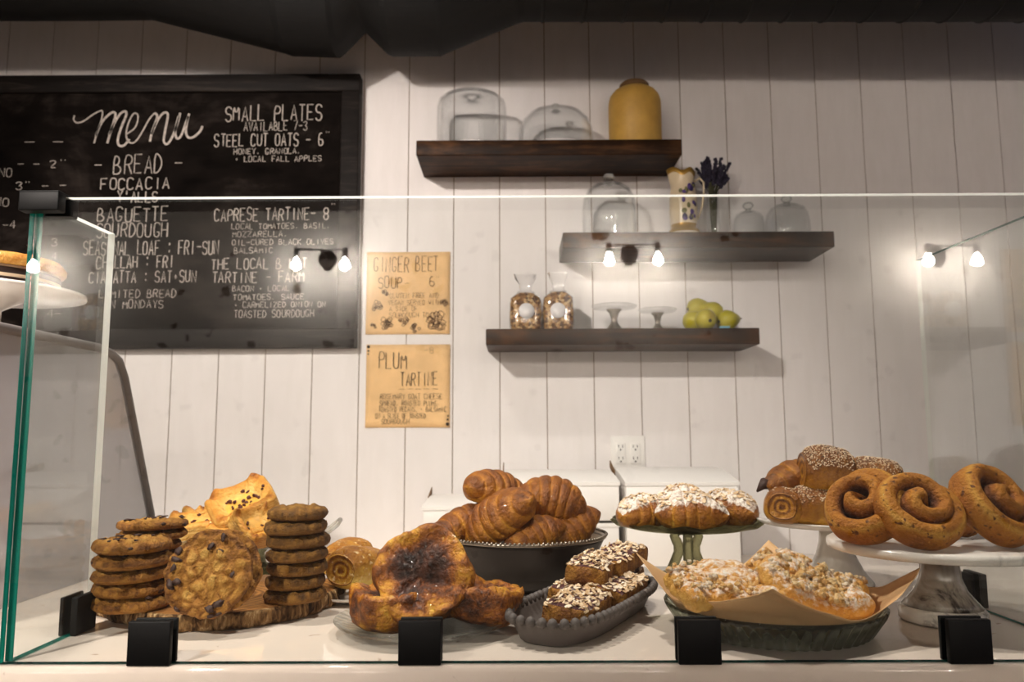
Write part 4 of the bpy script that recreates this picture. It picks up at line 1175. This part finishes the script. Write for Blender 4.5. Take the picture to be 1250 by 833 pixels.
m = MB(); m.lathe([(.001, .001), (.05, .001), (.075, .009), (.078, .013), (.05, .006), (.001, .005)], 56)
SPX = P(436, 712, 1.335)
tag(m.build('small_plate', MT['porcelain'], None, (SPX.x, 1.335, COUNTER_Z)), 'small white plate behind the board under the flaky chocolate rolls', 'plate')

# ================================================================== cookies
def cookie_mesh(r, h, seed, chips=10, hi=False, dark=False):
    m = MB(); n = 110 if hi else 72; nr = 30 if hi else 12
    prof = [(.5, 0), (.9, .02), (.985, .25), (1.0, .5), (.965, .78)]
    for k in range(nr): 
        q = .93*(1 - k/nr); prof.append((max(q, .03), .78 + .22*(1-(q/.93)**2.2) + .10*(1-abs(q-.8)/.2 if abs(q-.8) < .2 else 0)))
    S = Vector((seed*1.37, seed*2.1, seed*.7))
    def fn(i, a, q, z):
        rr = r*q*(1 + (.045*NZ(1.8*math.cos(a)+seed, 1.8*math.sin(a), seed*.3) + .035*NZ(6*math.cos(a), 6*math.sin(a)+seed, z) + .018*NZ(16*math.cos(a), 16*math.sin(a)+seed, z*3)))
        p = Vector((rr*math.cos(a), rr*math.sin(a), 0))
        zz = z*h; c = .55
        if i >= 3:
            sc_ = 62 if hi else 70
            d = noise.voronoi(p*sc_ + S)[0]; crack = min(1, (d[1]-d[0])*2.4)
            zz += h*(.26*NZ(p.x*62+seed, p.y*62, 3) + .10*NZ(p.x*150, p.y*150, seed) - (.26 if not dark else .10)*(1-crack)) * (1 if i > 4 else .6)
            c = .26 + .38*crack + .25*(1 - min(1, q/.9))*.6 - (.14 if q > .86 else 0)
        else: c = .44 + .12*z; zz = z*h*(1 + .25*NZ(4*math.cos(a)+seed, 4*math.sin(a), 2))
        c += .12*NZ(p.x*50, p.y*50+seed, 9)
        return (Vector((p.x, p.y, max(0, zz))), c + (.06 if dark else .12), 0)
    m.lathe(prof, n, fn, True, True)
    rnd = random.Random(seed)
    if chips:
        for k in range(chips):
            a = rnd.uniform(0, T2); q = math.sqrt(rnd.random())*.86*r
            s = rnd.uniform(.0034, .0068) * (1 if hi else .85)
            m.ball((q*math.cos(a), q*math.sin(a), h*.97), (s*rnd.uniform(.8, 1.6), s*.8, s*.30), 10, 1, Matrix.Rotation(rnd.uniform(0, 3), 3, 'Z'), noise_amp=.8, seed=k, freq=1.6)
        for k in range(chips//2):
            a = rnd.uniform(0, T2); s = rnd.uniform(.0026, .0042)
            m.ball((r*.975*math.cos(a), r*.975*math.sin(a), h*rnd.uniform(.3, .7)), (s*.6, s*1.3, s*.8), 8, 1, Matrix.Rotation(a, 3, 'Z'), noise_amp=.3, seed=k, freq=2)
    return m
ORD = {1: 'bottom', 2: 'second from the bottom', 3: 'third from the bottom', 4: 'fourth from the bottom', 5: 'fifth from the bottom', 6: 'sixth from the bottom', 7: 'seventh from the bottom'}
def stack(kind, px, ybase, Y, zb, n, r, h, seed, mats, where, group, chips=9, dark=False, top=None):
    c = P(px, ybase, Y); rnd = random.Random(seed); z = zb
    src = []
    for k in range(n):
        hh = h*rnd.uniform(.94, 1.06)
        o = cookie_mesh(r*rnd.uniform(.96, 1.03), hh, seed*10 + k, chips, False, dark).build(kind, mats)
        o.location = (c.x + rnd.uniform(-.06, .06)*r, Y + rnd.uniform(-.05, .05)*r, z)
        o.rotation_euler = (rnd.uniform(-.02, .02), rnd.uniform(-.035, .035), rnd.uniform(0, 6.28))
        lab = ('topmost ' if k == n-1 else ORD[k+1] + ' ')
        tag(o, f'{lab}{where}', 'cookie', group)
        z += hh*1.03
    return z
CK, GK = [MT['cookie'], MT['chip']], [MT['ginger'], MT['chip']]
stack('chocolate_chip_cookie', 160, 735, 1.158, SLAB_Z, 5, .0525, .0192, 1, CK, 'chocolate chip cookie in the front left stack on the board', 'cookies in the front left stack')
stack('chocolate_chip_cookie', 182, 690, 1.268, SLAB_Z, 7, .0505, .0160, 2, CK, 'chocolate chip cookie in the rear left stack on the board', 'cookies in the rear left stack')
stack('ginger_cookie', 361.5, 720, 1.205, SLAB_Z, 7, .0455, .0190, 3, GK, 'molasses cookie in the dark stack at right of the board', 'dark cookies in the right stack', 0, True)
def leaning(px, py, Y, r, h, seed, lean, yaw, label, hi=True, mats=CK, kind='chocolate_chip_cookie', chips=16):
    o = cookie_mesh(r, h, seed, chips, hi).build(kind, mats)
    o.rotation_euler = (math.pi/2 - lean, 0, yaw)
    c = P(px, py, Y)
    mat = o.rotation_euler.to_matrix()
    low = min((mat @ v.co).z for v in o.data.vertices)
    o.location = (c.x, Y, SLAB_Z - low)
    return tag(o, label, 'cookie', 'cookies standing upright on the board')
leaning(256.5, 705, 1.105, .0590, .017, 51, math.radians(20), .04, 'large chocolate chip cookie standing upright and facing the front of the board', chips=11)
leaning(269, 708, 1.128, .0585, .016, 57, math.radians(20), .04, 'chocolate chip cookie leaning directly behind the large upright cookie', False, chips=6)

# ================================================================== laminated pastry
def croissant(L, R, bend, seed, nr=7, flat=.86, mats='croissant', skew=.35, powder=0.0):
    m = MB(); nu, na = 110, 40; rows = []
    rho = L/(2*bend)
    for i in range(nu+1):
        u = -1 + 2*i/nu
        f = u*bend
        cen = Vector((rho*math.sin(f), -rho*(1-math.cos(f)), 0)); tx = Vector((math.cos(f), -math.sin(f), 0)); ny = Vector((math.sin(f), math.cos(f), 0))
        au = abs(u)
        env = lambda w: (1 - w**2.0)*.78 + .26*(1 - w**6)
        ring = []
        for j in range(na):
            a = T2*j/na
            uu = u + skew/nr*math.sin(a + seed)*.5
            w = abs(uu); k = w*nr/2.0 + .5            # wrap index outward; the widest wrap sits in the middle
            kf = k - math.floor(k); k0 = max(0, (math.floor(k) - .5)*2/nr)
            base = env(min(1, w)); step = env(min(1, k0))
            rr = R*(base*.62 + step*.38*(1 if w < 1 else 0)*(env(min(1,w))/max(.05, env(min(.97, k0))))**.5)
            bul = math.sin(math.pi*min(1, kf*1.02))
            rr *= (.93 + .10*bul**.6)
            if w > .93: rr *= max(0.12, math.sqrt(max(0, 1 - ((w-.93)/.085)**2)))
            st = NZ(uu*55, a*1.3, seed) * .5 + NZ(uu*130, a*2, seed)*.3
            rr *= 1 + .03*st + .07*NZ(cen.x*24+seed, math.cos(a)*1.2, math.sin(a)*1.2)
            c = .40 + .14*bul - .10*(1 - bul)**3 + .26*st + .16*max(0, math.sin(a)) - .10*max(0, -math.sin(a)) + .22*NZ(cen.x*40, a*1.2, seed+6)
            y, z = math.cos(a)*rr, math.sin(a)*rr*flat
            if z < -R*.62: z = -R*.62 + (z + R*.62)*.25
            ring.append((cen + ny*y + Vector((0, 0, z)), c, powder*ease(.1, .8, math.sin(a))))
        rows.append(ring)
    m.loft(rows)
    return m
def place(o, px, py, Y, rot, sup=None):
    o.location = P(px, py, Y); o.rotation_euler = tuple(math.radians(q) for q in rot); return o
def food(name, m, mats, px, py, Y, rot, label, cat, group):
    o = m.build(name, mats); place(o, px, py, Y, rot); return tag(o, label, cat, group)
GC = 'croissants in the metal bowl'
CR = lambda *a, **k: croissant(*a, **k)
# lower row first
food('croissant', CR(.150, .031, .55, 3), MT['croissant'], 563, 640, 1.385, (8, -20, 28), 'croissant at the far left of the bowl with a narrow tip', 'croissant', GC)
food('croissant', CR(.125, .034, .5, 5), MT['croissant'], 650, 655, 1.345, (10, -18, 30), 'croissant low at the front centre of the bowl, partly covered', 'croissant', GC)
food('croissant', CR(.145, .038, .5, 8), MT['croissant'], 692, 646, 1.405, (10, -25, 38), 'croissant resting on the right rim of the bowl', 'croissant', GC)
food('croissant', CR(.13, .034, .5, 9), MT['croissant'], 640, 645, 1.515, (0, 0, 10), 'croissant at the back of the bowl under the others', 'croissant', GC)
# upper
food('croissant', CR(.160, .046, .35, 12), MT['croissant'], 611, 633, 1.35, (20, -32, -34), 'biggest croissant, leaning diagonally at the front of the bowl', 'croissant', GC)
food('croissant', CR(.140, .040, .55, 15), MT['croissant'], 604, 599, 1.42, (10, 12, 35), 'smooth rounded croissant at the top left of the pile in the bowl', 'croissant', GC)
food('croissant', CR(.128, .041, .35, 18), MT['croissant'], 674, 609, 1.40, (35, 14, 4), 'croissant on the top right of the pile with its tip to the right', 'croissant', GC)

# ------------------------------------------------------------------ pillow rolls (seeded, chocolate)
def pillow(L, W, H, seed, e=.80, lam=True, taper=.22, cb=.36):
    m = MB(); nu, na = 40, 48; rows = []
    def ring(x, s, c_add=0.0, end=0):
        out = []
        for j in range(na):
            a = T2*j/na; ca, sa = math.cos(a), math.sin(a)
            y = math.copysign(abs(ca)**e, ca)*W/2*s; z = math.copysign(abs(sa)**e, sa)*H/2*s
            if z > 0: z *= 1.0 + .12*(1 - (2*y/W)**2)
            q = 1 + .08*NZ(x*24+seed, math.cos(a)*1.1, math.sin(a)*1.1) + .02*NZ(x*90, a*5, seed)
            if end: c = .45 + .40*math.sin(s*22 + .6*math.sin(a))
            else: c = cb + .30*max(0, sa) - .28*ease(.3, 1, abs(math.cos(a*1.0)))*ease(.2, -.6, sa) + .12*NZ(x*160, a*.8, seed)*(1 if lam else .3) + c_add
            out.append((Vector((x, y*q, z*q)), c, 0))
        return out
    for k in range(6): rows.append(ring(-L/2*(.94 + .012*k), .10 + .12*k, 0, 1))
    for i in range(nu+1):
        u = -1 + 2*i/nu; s = 1 - taper*abs(u)**2.5 - .16*max(0, abs(u)-.8)/.2
        rows.append(ring(u*L/2, s, .10*ease(.8, 1, abs(u))))
    for k in range(5, -1, -1): rows.append(ring(L/2*(.94 + .012*k), .10 + .12*k, 0, 1))
    m.loft(rows); return m
PW = 'seeded pastries on the white stand'
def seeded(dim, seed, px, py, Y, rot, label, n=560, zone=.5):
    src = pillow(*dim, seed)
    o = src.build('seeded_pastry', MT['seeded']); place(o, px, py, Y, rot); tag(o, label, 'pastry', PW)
    if n:
        m = MB(False); L, W, H = dim
        scatter(src, n, seed, .45, seed_maker(m, .0018, .38), lambda p, q: abs(p.x) < L*.46 and abs(p.y) < W*.40 and NZ(p.x*40+seed, p.y*40, 1) > -.45)
        s = m.build('seeds', [MT['seed'], MT['poppy']], o); s['kind'] = 'stuff'
    return o
zs = 0
seeded((.094, .075, .064), 2, 1000, 619, 1.375, (16, 3, -4), 'seeded pastry at the front of the bottom row on the white stand')
seeded((.090, .068, .060), 4, 958, 619, 1.39, (4, 4, 66), 'pastry at the left of the bottom row showing its rolled end', 60)
seeded((.095, .075, .060), 6, 1062, 619, 1.42, (10, 0, -12), 'seeded pastry at the right of the bottom row, half hidden by cinnamon rolls')
seeded((.095, .075, .060), 7, 1020, 617, 1.51, (0, 0, 20), 'seeded pastry at the back of the bottom row on the white stand', 100)
seeded((.084, .080, .080), 9, 1008, 576, 1.385, (28, 2, -3), 'seeded pastry at the top centre of the pile, its seeded face to the front', 900)
seeded((.080, .076, .058), 11, 1069, 582, 1.42, (24, 8, -14), 'seeded pastry at the top right of the pile')
def curled():
    m = croissant(.125, .033, .4, 31, nr=5)
    o = food('seeded_pastry', m, MT['seeded'], 968, 583, 1.43, (10, -14, 14), 'pastry at the top left of the pile with a dark pointed tip', 'pastry', PW)
    k = MB(); k.tube([(-.056, .0, .004), (-.066, -.002, .002), (-.078, -.004, -.004)], lambda u: .010*(1-u)+.002, 8); k.build('dark_tip', MT['chip'], o)
curled()
PC = 'chocolate rolls behind the board'
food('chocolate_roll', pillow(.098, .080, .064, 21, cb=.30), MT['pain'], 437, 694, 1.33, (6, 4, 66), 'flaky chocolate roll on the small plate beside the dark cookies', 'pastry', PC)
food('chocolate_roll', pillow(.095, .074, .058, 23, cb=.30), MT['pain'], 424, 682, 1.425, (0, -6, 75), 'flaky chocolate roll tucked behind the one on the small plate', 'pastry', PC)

# ------------------------------------------------------------------ square puff pastries
def puff_square(a, h, seed, fold=.5):
    m = MB(); na = 64; rows = []
    prof = [(.2, 0), (.9, 0), (.97, .08)] + [(1.0 - .015*(k % 2), .14 + .064*k) for k in range(11)] + [(.965, .90), (.90, .99), (.80, 1.0), (.70, .90), (.60, .74), (.50, .64), (.38, .60), (.24, .60), (.12, .60)]
    for i, (q, z) in enumerate(prof):
        ring = []
        for j in range(na):
            t = T2*j/na; ct, st = math.cos(t), math.sin(t)
            e = .42 if q > .5 else .7
            x = math.copysign(abs(ct)**e, ct)*a*q; y = math.copysign(abs(st)**e, st)*a*q
            cor = (abs(ct*st)*2)**3
            x *= 1 + .05*NZ(x*30, y*30, seed); y *= 1 + .05*NZ(y*30, x*30, seed+3)
            zz = z*h + min(fold, .5)*h*.22*cor*ease(.5, 1, q)*ease(.1, .6, z) + fold*h*.5*ease(.4, .9, q)*NZ(2*ct+seed, 2*st, 5) + h*.10*NZ(x*45, y*45, seed+z*2)
            c = .24 + .26*ease(.85, 1, z) + (.17*(1 if i % 2 else -1) + .15*NZ(ct*5, st*5, z*9) if 3 <= i <= 13 else 0) + .22*cor*ease(.8, 1, z) - (.1 if q < .6 else 0)
            ring.append((Vector((x, y, max(0, zz))), c, 0))
        rows.append(ring)
    m.loft(rows, mif=lambda i, j: 1 if i >= 19 else 0)
    return m
PF = 'puff pastries on the glass stand'
def puff(a, h, seed, px, py, Y, rot, label, fold=.5, nb=26):
    src = puff_square(a, h, seed, fold)
    o = src.build('puff_pastry', [MT['puff'], MT['custard']]); o.location = P(px, py, Y); o.rotation_euler = (Matrix.Rotation(math.radians(rot[0]), 3, 'X') @ Matrix.Rotation(math.radians(rot[1]), 3, 'Y') @ Matrix.Rotation(math.radians(rot[2]), 3, 'Z')).to_euler(); tag(o, label, 'pastry', PF)
    rnd = random.Random(seed); m = MB(False)
    for k in range(nb):
        t = rnd.uniform(0, T2); q = a*rnd.uniform(.1, .8)
        x, y = q*math.cos(t), q*math.sin(t); ring = max(abs(x), abs(y))/a
        z = h*(.62 + .44*ease(.5, .85, ring)); s = rnd.uniform(.0022, .0055)
        m.ball((x, y, z + s*.3), (s, s*rnd.uniform(.5, .9), s*.6), 6, 0, Matrix.Rotation(rnd.uniform(0, 3), 3, 'Z'), noise_amp=.5, seed=k, freq=3)
    b = m.build('bacon_bits', MT['bacon'], o); b['kind'] = 'stuff'
    return o
puff(.058, .040, 1, 243, 657, 1.515, (6, 0, 20), 'square puff pastry at the left end of the glass stand', .5)
puff(.056, .036, 2, 300, 664, 1.475, (4, 0, -30), 'puff pastry at the front of the glass stand with a curled edge', .8, 6)
puff(.056, .038, 3, 352, 658, 1.53, (0, 4, 10), 'puff pastry at the right end of the glass stand behind the dark cookies', .5)
puff(.056, .038, 4, 262, 643, 1.62, (0, 0, 40), 'puff pastry at the back left of the glass stand', .7)
puff(.060, .040, 5, 301, 628, 1.515, (30, -12, 33), 'large yolk filled puff pastry on the top of the pile', .75, 34)
puff(.040, .034, 6, 308, 652, 1.45, (30, 30, -38), 'puff pastry with a folded corner leaning at the front of the pile', 1.1, 3)

# ------------------------------------------------------------------ caramelised buns
def bun(R, H, seed, dip=.35, pleats=5):
    m = MB(); na = 84
    prof = [(.35, 0), (.72, .0), (.86, .12), (.95, .35), (1.0, .60), (1.02, .80), (.96, .96), (.86, 1.0), (.74, .95), (.60, .86), (.45, .78), (.30, .74), (.15, .72), (.05, .72)]
    def fn(i, a, q, z):
        pl = NZ(pleats*.45*math.cos(a)+seed, pleats*.45*math.sin(a), z*.8)
        rr = R*q*(1 + (.12*pl + .05*math.sin(pleats*a + 5*z + seed))*ease(.3, .9, q))
        x, y = rr*math.cos(a), rr*math.sin(a)
        zz = H*z
        if i >= 6: zz = H*(1 - dip*(1 - q)*1.0) if i >= 7 else H*z
        zz += H*(.16*NZ(x*32, y*32, seed) + .10*NZ(x*75, y*75, seed+2) + .05*NZ(x*160, y*160, seed+2))*ease(.1, .5, z)
        top = ease(.85, .35, q) if i >= 6 else 0
        c = .30 + .50*top + .28*NZ(x*36+seed, y*36, 4) + (.18*abs(math.sin(pleats*a+5*z+seed)) if i < 6 else 0) + (.12 if z < .1 else 0)
        return (Vector((x, y, max(0, zz))), c, 0)
    m.lathe(prof, na, fn, True, True); return m
BN = 'caramelised buns on the ribbed glass plate'
def setbun(m, px, py, Y, rot, label, z0=None):
    o = m.build('caramelised_bun', MT['kouign']); place(o, px, py, Y, rot)
    if z0 is not None:
        mt = o.rotation_euler.to_matrix(); low = min((mt @ v.co).z for v in o.data.vertices); o.location.z = z0 - low
    return tag(o, label, 'bun', BN)
PLZ = COUNTER_Z + .0075
setbun(bun(.053, .050, 3), 473, 744, 1.105, (4, 3, 20), 'caramelised bun lying at the left of the ribbed glass plate', PLZ)
setbun(bun(.055, .052, 7, pleats=4), 583, 741, 1.115, (10, -6, 140), 'caramelised bun lying at the right of the ribbed glass plate', PLZ)
setbun(bun(.052, .048, 9), 530, 735, 1.185, (0, 0, 60), 'caramelised bun at the back of the ribbed glass plate under the tilted one', PLZ)
setbun(bun(.065, .056, 11, .30, 4), 521, 712, 1.125, (62, 8, -6), 'largest caramelised bun, tilted up on the others to show its dark top')

# ------------------------------------------------------------------ almond slices on the tray
def slice_mesh(L, W, H, seed):
    m = MB(); nu, na = 26, 40; rows = []
    for i in range(nu+1):
        u = -1+2*i/nu; s = 1 - .06*ease(.85, 1, abs(u)); ring = []
        for j in range(na):
            a = T2*j/na; ca, sa = math.cos(a), math.sin(a)
            y = math.copysign(abs(ca)**.36, ca)*W/2*s; z = math.copysign(abs(sa)**.36, sa)*H/2*s
            q = 1 + .05*NZ(u*3+seed, a*1.4, 1) + .03*NZ(u*9, a*5, seed)
            ring.append((Vector((u*L/2 + .004*NZ(y*60, z*60, seed+u), y*q, z*q + (H*.12*NZ(u*4, y*60, seed+5) if z > 0 else 0))), .35 + .3*NZ(u*6, a*2, seed+2) + (.25 if sa < -.5 else 0), .32 + .5*NZ(u*5, y*50, seed+7)))
        rows.append(ring)
    m.loft(rows, mif=lambda i, j: 1 if na*.13 < j < na*.38 else 0); return m
SL = 'almond slices on the grey tray'
def slc(L, W, H, seed, loc, rot, label, n=150):
    src = slice_mesh(L, W, H, seed)
    o = src.build('almond_slice', [MT['bar'], MT['jam']]); 
    Rz = Matrix.Rotation(TA, 3, 'Z')
    o.location = TRC + Rz @ Vector(loc); o.rotation_euler = (math.radians(rot[0]), math.radians(rot[1]), TA + math.pi/2 + math.radians(rot[2]))
    tag(o, label, 'pastry', SL)
    m = MB(False); scatter(src, n, seed, .55, flake_maker(m, .0030, .0058, .0008, .6), None)
    f = m.build('almond_flakes', MT['flake'], o); f['kind'] = 'stuff'
slc(.108, .066, .030, 1, (.012, -.066, .031), (6, -3, 3), 'almond slice at the front of the grey tray, nearest the glass', 175)
slc(.104, .060, .030, 2, (.030, .045, .038), (9, -4, -2), 'almond slice in the middle of the tray at its right edge', 180)
slc(.095, .056, .030, 3, (-.032, .028, .030), (2, 0, 4), 'almond slice low at the left of the tray showing a bare yellow end', 70)
slc(.104, .060, .030, 6, (.002, .118, .036), (0, -2, 0), 'almond slice at the far end of the tray, under the top one', 120)
slc(.106, .062, .030, 4, (-.010, .050, .064), (4, -3, 6), 'almond slice lying on top in the middle of the tray', 165)
slc(.104, .062, .030, 5, (.006, .112, .070), (2, -7, -6), 'almond slice at the far end of the tray, top of the pile', 165)

# ------------------------------------------------------------------ almond croissants on the green stand
AC = 'almond croissants on the green glass stand'
def almond(L, R, bend, seed, px, Y, rot, label, n=95, dz=0, py=None):
    src = croissant(L, R, bend, seed, nr=5, flat=.92, powder=.72)
    o = src.build('almond_croissant', MT['almond_crust']); place(o, px, 625, Y, rot)
    mt = o.rotation_euler.to_matrix(); low = min((mt @ v.co).z for v in o.data.vertices)
    o.location.z = GSZ - .0035 - low + dz
    tag(o, label, 'croissant', AC)
    m = MB(False); scatter(src, n, seed, .62, flake_maker(m, .0036, .0066, .0009, .4), lambda p, q: NZ(p.x*22+seed, p.y*22, 2) > -.25)
    f = m.build('almond_flakes', MT['flake'], o); f['kind'] = 'stuff'
almond(.125, .036, .5, 41, 784, 1.48, (0, 0, 32), 'almond croissant at the left side of the green glass stand')
almond(.135, .039, .45, 43, 843, 1.44, (0, 0, -6), 'almond croissant at the front centre of the green glass stand')
almond(.130, .040, .5, 45, 890, 1.505, (0, 0, -48), 'almond croissant at the right side of the green glass stand')
almond(.120, .042, .5, 47, 832, 1.575, (0, 0, 12), 'almond croissant at the back of the green glass stand')

# ------------------------------------------------------------------ crumb danishes in the pie dish
def danish_mesh(a, b, H, seed, tub=.020, twist=3):
    m = MB(); nu, na = 72, 22; rows = []
    for i in range(nu):
        t = T2*i/nu; ct, st = math.cos(t), math.sin(t)
        cx, cy = (a - tub)*ct, (b - tub)*st
        nn = Vector((ct*b, st*a, 0)).normalized()
        k = 1 + .16*math.sin(twist*t + seed) + .28*NZ(ct*2.2, st*2.2, seed)
        ring = []
        for j in range(na):
            p = T2*j/na
            rr = tub*k*(1 + .16*NZ(ct*4+seed, st*4, p*.7) + .07*math.cos(2*p + twist*t) + .05*NZ(ct*14, st*14+seed, p*2))
            z = H*.46 + rr*math.sin(p)*(H/(2.1*tub)) + .004*math.sin(2*t+seed)
            ring.append((Vector((cx, cy, 0)) + nn*(rr*math.cos(p)) + Vector((0, 0, max(0, z))), .25 + .30*max(0, math.sin(p)) + .2*NZ(ct*5, st*5, p+seed) + (.25 if math.sin(p) < -.6 else 0), .46*max(0, math.sin(p)) + .14))
        rows.append(ring)
    rows.append(rows[0]); m.loft(rows, cap0=False, cap1=False)
    # the filled floor inside the rim
    rows = []
    for q, z in ((.75, .25), (.7, .55), (.45, .66), (.2, .70), (.04, .70)):
        rows.append([(Vector((a*q*math.cos(T2*j/40), b*q*math.sin(T2*j/40), H*z*(1 + .12*NZ(q*5, j*.6, seed)))), .45, .45) for j in range(40)])
    m.loft(rows); return m
DG = 'crumb topped danishes in the pie dish'
def danish(a, b, H, seed, px, py, Y, rot, label, n=70, rim=True, amp=1.0):
    src = danish_mesh(a, b, H, seed)
    o = src.build('crumb_danish', MT['danish']); place(o, px, py, Y, rot); tag(o, label, 'pastry', DG)
    m = MB(); rnd = random.Random(seed)
    for k in range(n*2):
        t = rnd.uniform(0, T2); q = math.sqrt(rnd.random())*(.84 if rim else .98)
        x, y = a*q*math.cos(t), b*q*math.sin(t); s = rnd.choice((.0016, .0022, .0028, .0036, .0050))*rnd.uniform(.8, 1.3)*amp
        z = H*(.66 + .20*(1 - q*q)) + (H*.20*ease(.5, .75, q))
        m.ball((x, y, z), (s*1.15, s, s*.8), 7, 0, Matrix.Rotation(rnd.uniform(0, 3), 3, 'Z'), rnd.uniform(.2, .9), .7, k, 2.6)
    for i in range(len(m.p)): m.p[i] = .42 + .45*NZ(m.v[i][0]*60, m.v[i][1]*60, seed)
    f = m.build('crumb_topping', MT['crumb'], o); f['kind'] = 'stuff'
danish(.054, .034, .032, 2, 864, 737, 1.065, (8, 0, 14), 'crumb danish low at the left front of the dish behind the parchment', 70, True, .9)
danish(.052, .036, .034, 5, 1026, 735, 1.12, (4, 14, 70), 'crumb danish at the right edge of the pie dish', 70)
danish(.046, .030, .028, 15, 918, 741, 1.06, (10, 0, -8), 'small crumb danish at the front centre of the dish', 60)
danish(.064, .040, .034, 6, 925, 724, 1.19, (0, 0, 5), 'sugar dusted crumb danish at the back of the pie dish', 70)
danish(.074, .043, .038, 8, 984, 731, 1.075, (28, 20, -12), 'largest crumb danish with white sugar sloping across the right of the dish', 130, True, 1.15)
danish(.074, .034, .030, 11, 876, 719, 1.10, (16, 3, 8), 'long crumb danish lying across the top left of the dish', 60, False, .8)
danish(.052, .038, .034, 13, 952, 708, 1.165, (12, 0, 30), 'sugar dusted crumb danish on the top of the pile at the back', 90)

# ------------------------------------------------------------------ cinnamon rolls
def cinnamon(R, seed, turns=1.9, tw=.0178, H=.044):
    m = MB(); n = 150; na = 20; rows = []
    for i in range(n+1):
        u = i/n; th = T2*turns*u
        rho = .005 + (R - tw*.9 - .005)*min(1.0, u/.62)**.92
        x, y = rho*math.cos(th+seed), rho*math.sin(th+seed)
        w = tw*(1.0 + .30*ease(.25, .0, u))*(1 - .55*ease(.93, 1, u))
        d = Vector((math.cos(th+seed), math.sin(th+seed), 0))
        lift = .012*(1-u)**1.5
        hh = H/2*(1.05 - .12*u)*(1 - .4*ease(.94, 1, u))
        ring = []
        for j in range(na):
            p = T2*j/na
            q = 1 + .10*NZ(x*34+seed, y*34, p*.6) + .05*NZ(th*2.2, p*2, seed)
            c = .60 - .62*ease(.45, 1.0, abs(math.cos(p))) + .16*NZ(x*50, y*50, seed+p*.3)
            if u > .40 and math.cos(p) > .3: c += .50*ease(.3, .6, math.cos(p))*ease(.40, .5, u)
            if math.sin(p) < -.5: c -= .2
            ring.append((Vector((x, y, 0)) + d*(w*.82*math.cos(p)*q) + Vector((0, 0, max(0.0, H/2 + lift*max(0, math.sin(p)) + hh*math.sin(p)*q))), c, 0))
        rows.append(ring)
    m.loft(rows)
    rows = [[(Vector((R*.66*q*math.cos(T2*j/40), R*.66*q*math.sin(T2*j/40), z + .006)), .02, 0) for j in range(40)] for q, z in ((.5, .002), (1, .003), (1, .010), (.5, .013), (.05, .014))]
    m.loft(rows); return m
CN = 'cinnamon rolls on the marble stand'
def croll(R, seed, px, py, Y, rot, label, **k):
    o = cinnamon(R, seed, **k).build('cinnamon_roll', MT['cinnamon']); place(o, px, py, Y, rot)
    mt = o.rotation_euler.to_matrix(); 
    o.location = o.location - mt @ Vector((0, 0, .023))
    low = min((mt @ v.co).z for v in o.data.vertices) + o.location.z
    if low < MSZ + .0005 or low < MSZ + .012: o.location.z += MSZ + .0006 - low
    return tag(o, label, 'cinnamon roll', CN)
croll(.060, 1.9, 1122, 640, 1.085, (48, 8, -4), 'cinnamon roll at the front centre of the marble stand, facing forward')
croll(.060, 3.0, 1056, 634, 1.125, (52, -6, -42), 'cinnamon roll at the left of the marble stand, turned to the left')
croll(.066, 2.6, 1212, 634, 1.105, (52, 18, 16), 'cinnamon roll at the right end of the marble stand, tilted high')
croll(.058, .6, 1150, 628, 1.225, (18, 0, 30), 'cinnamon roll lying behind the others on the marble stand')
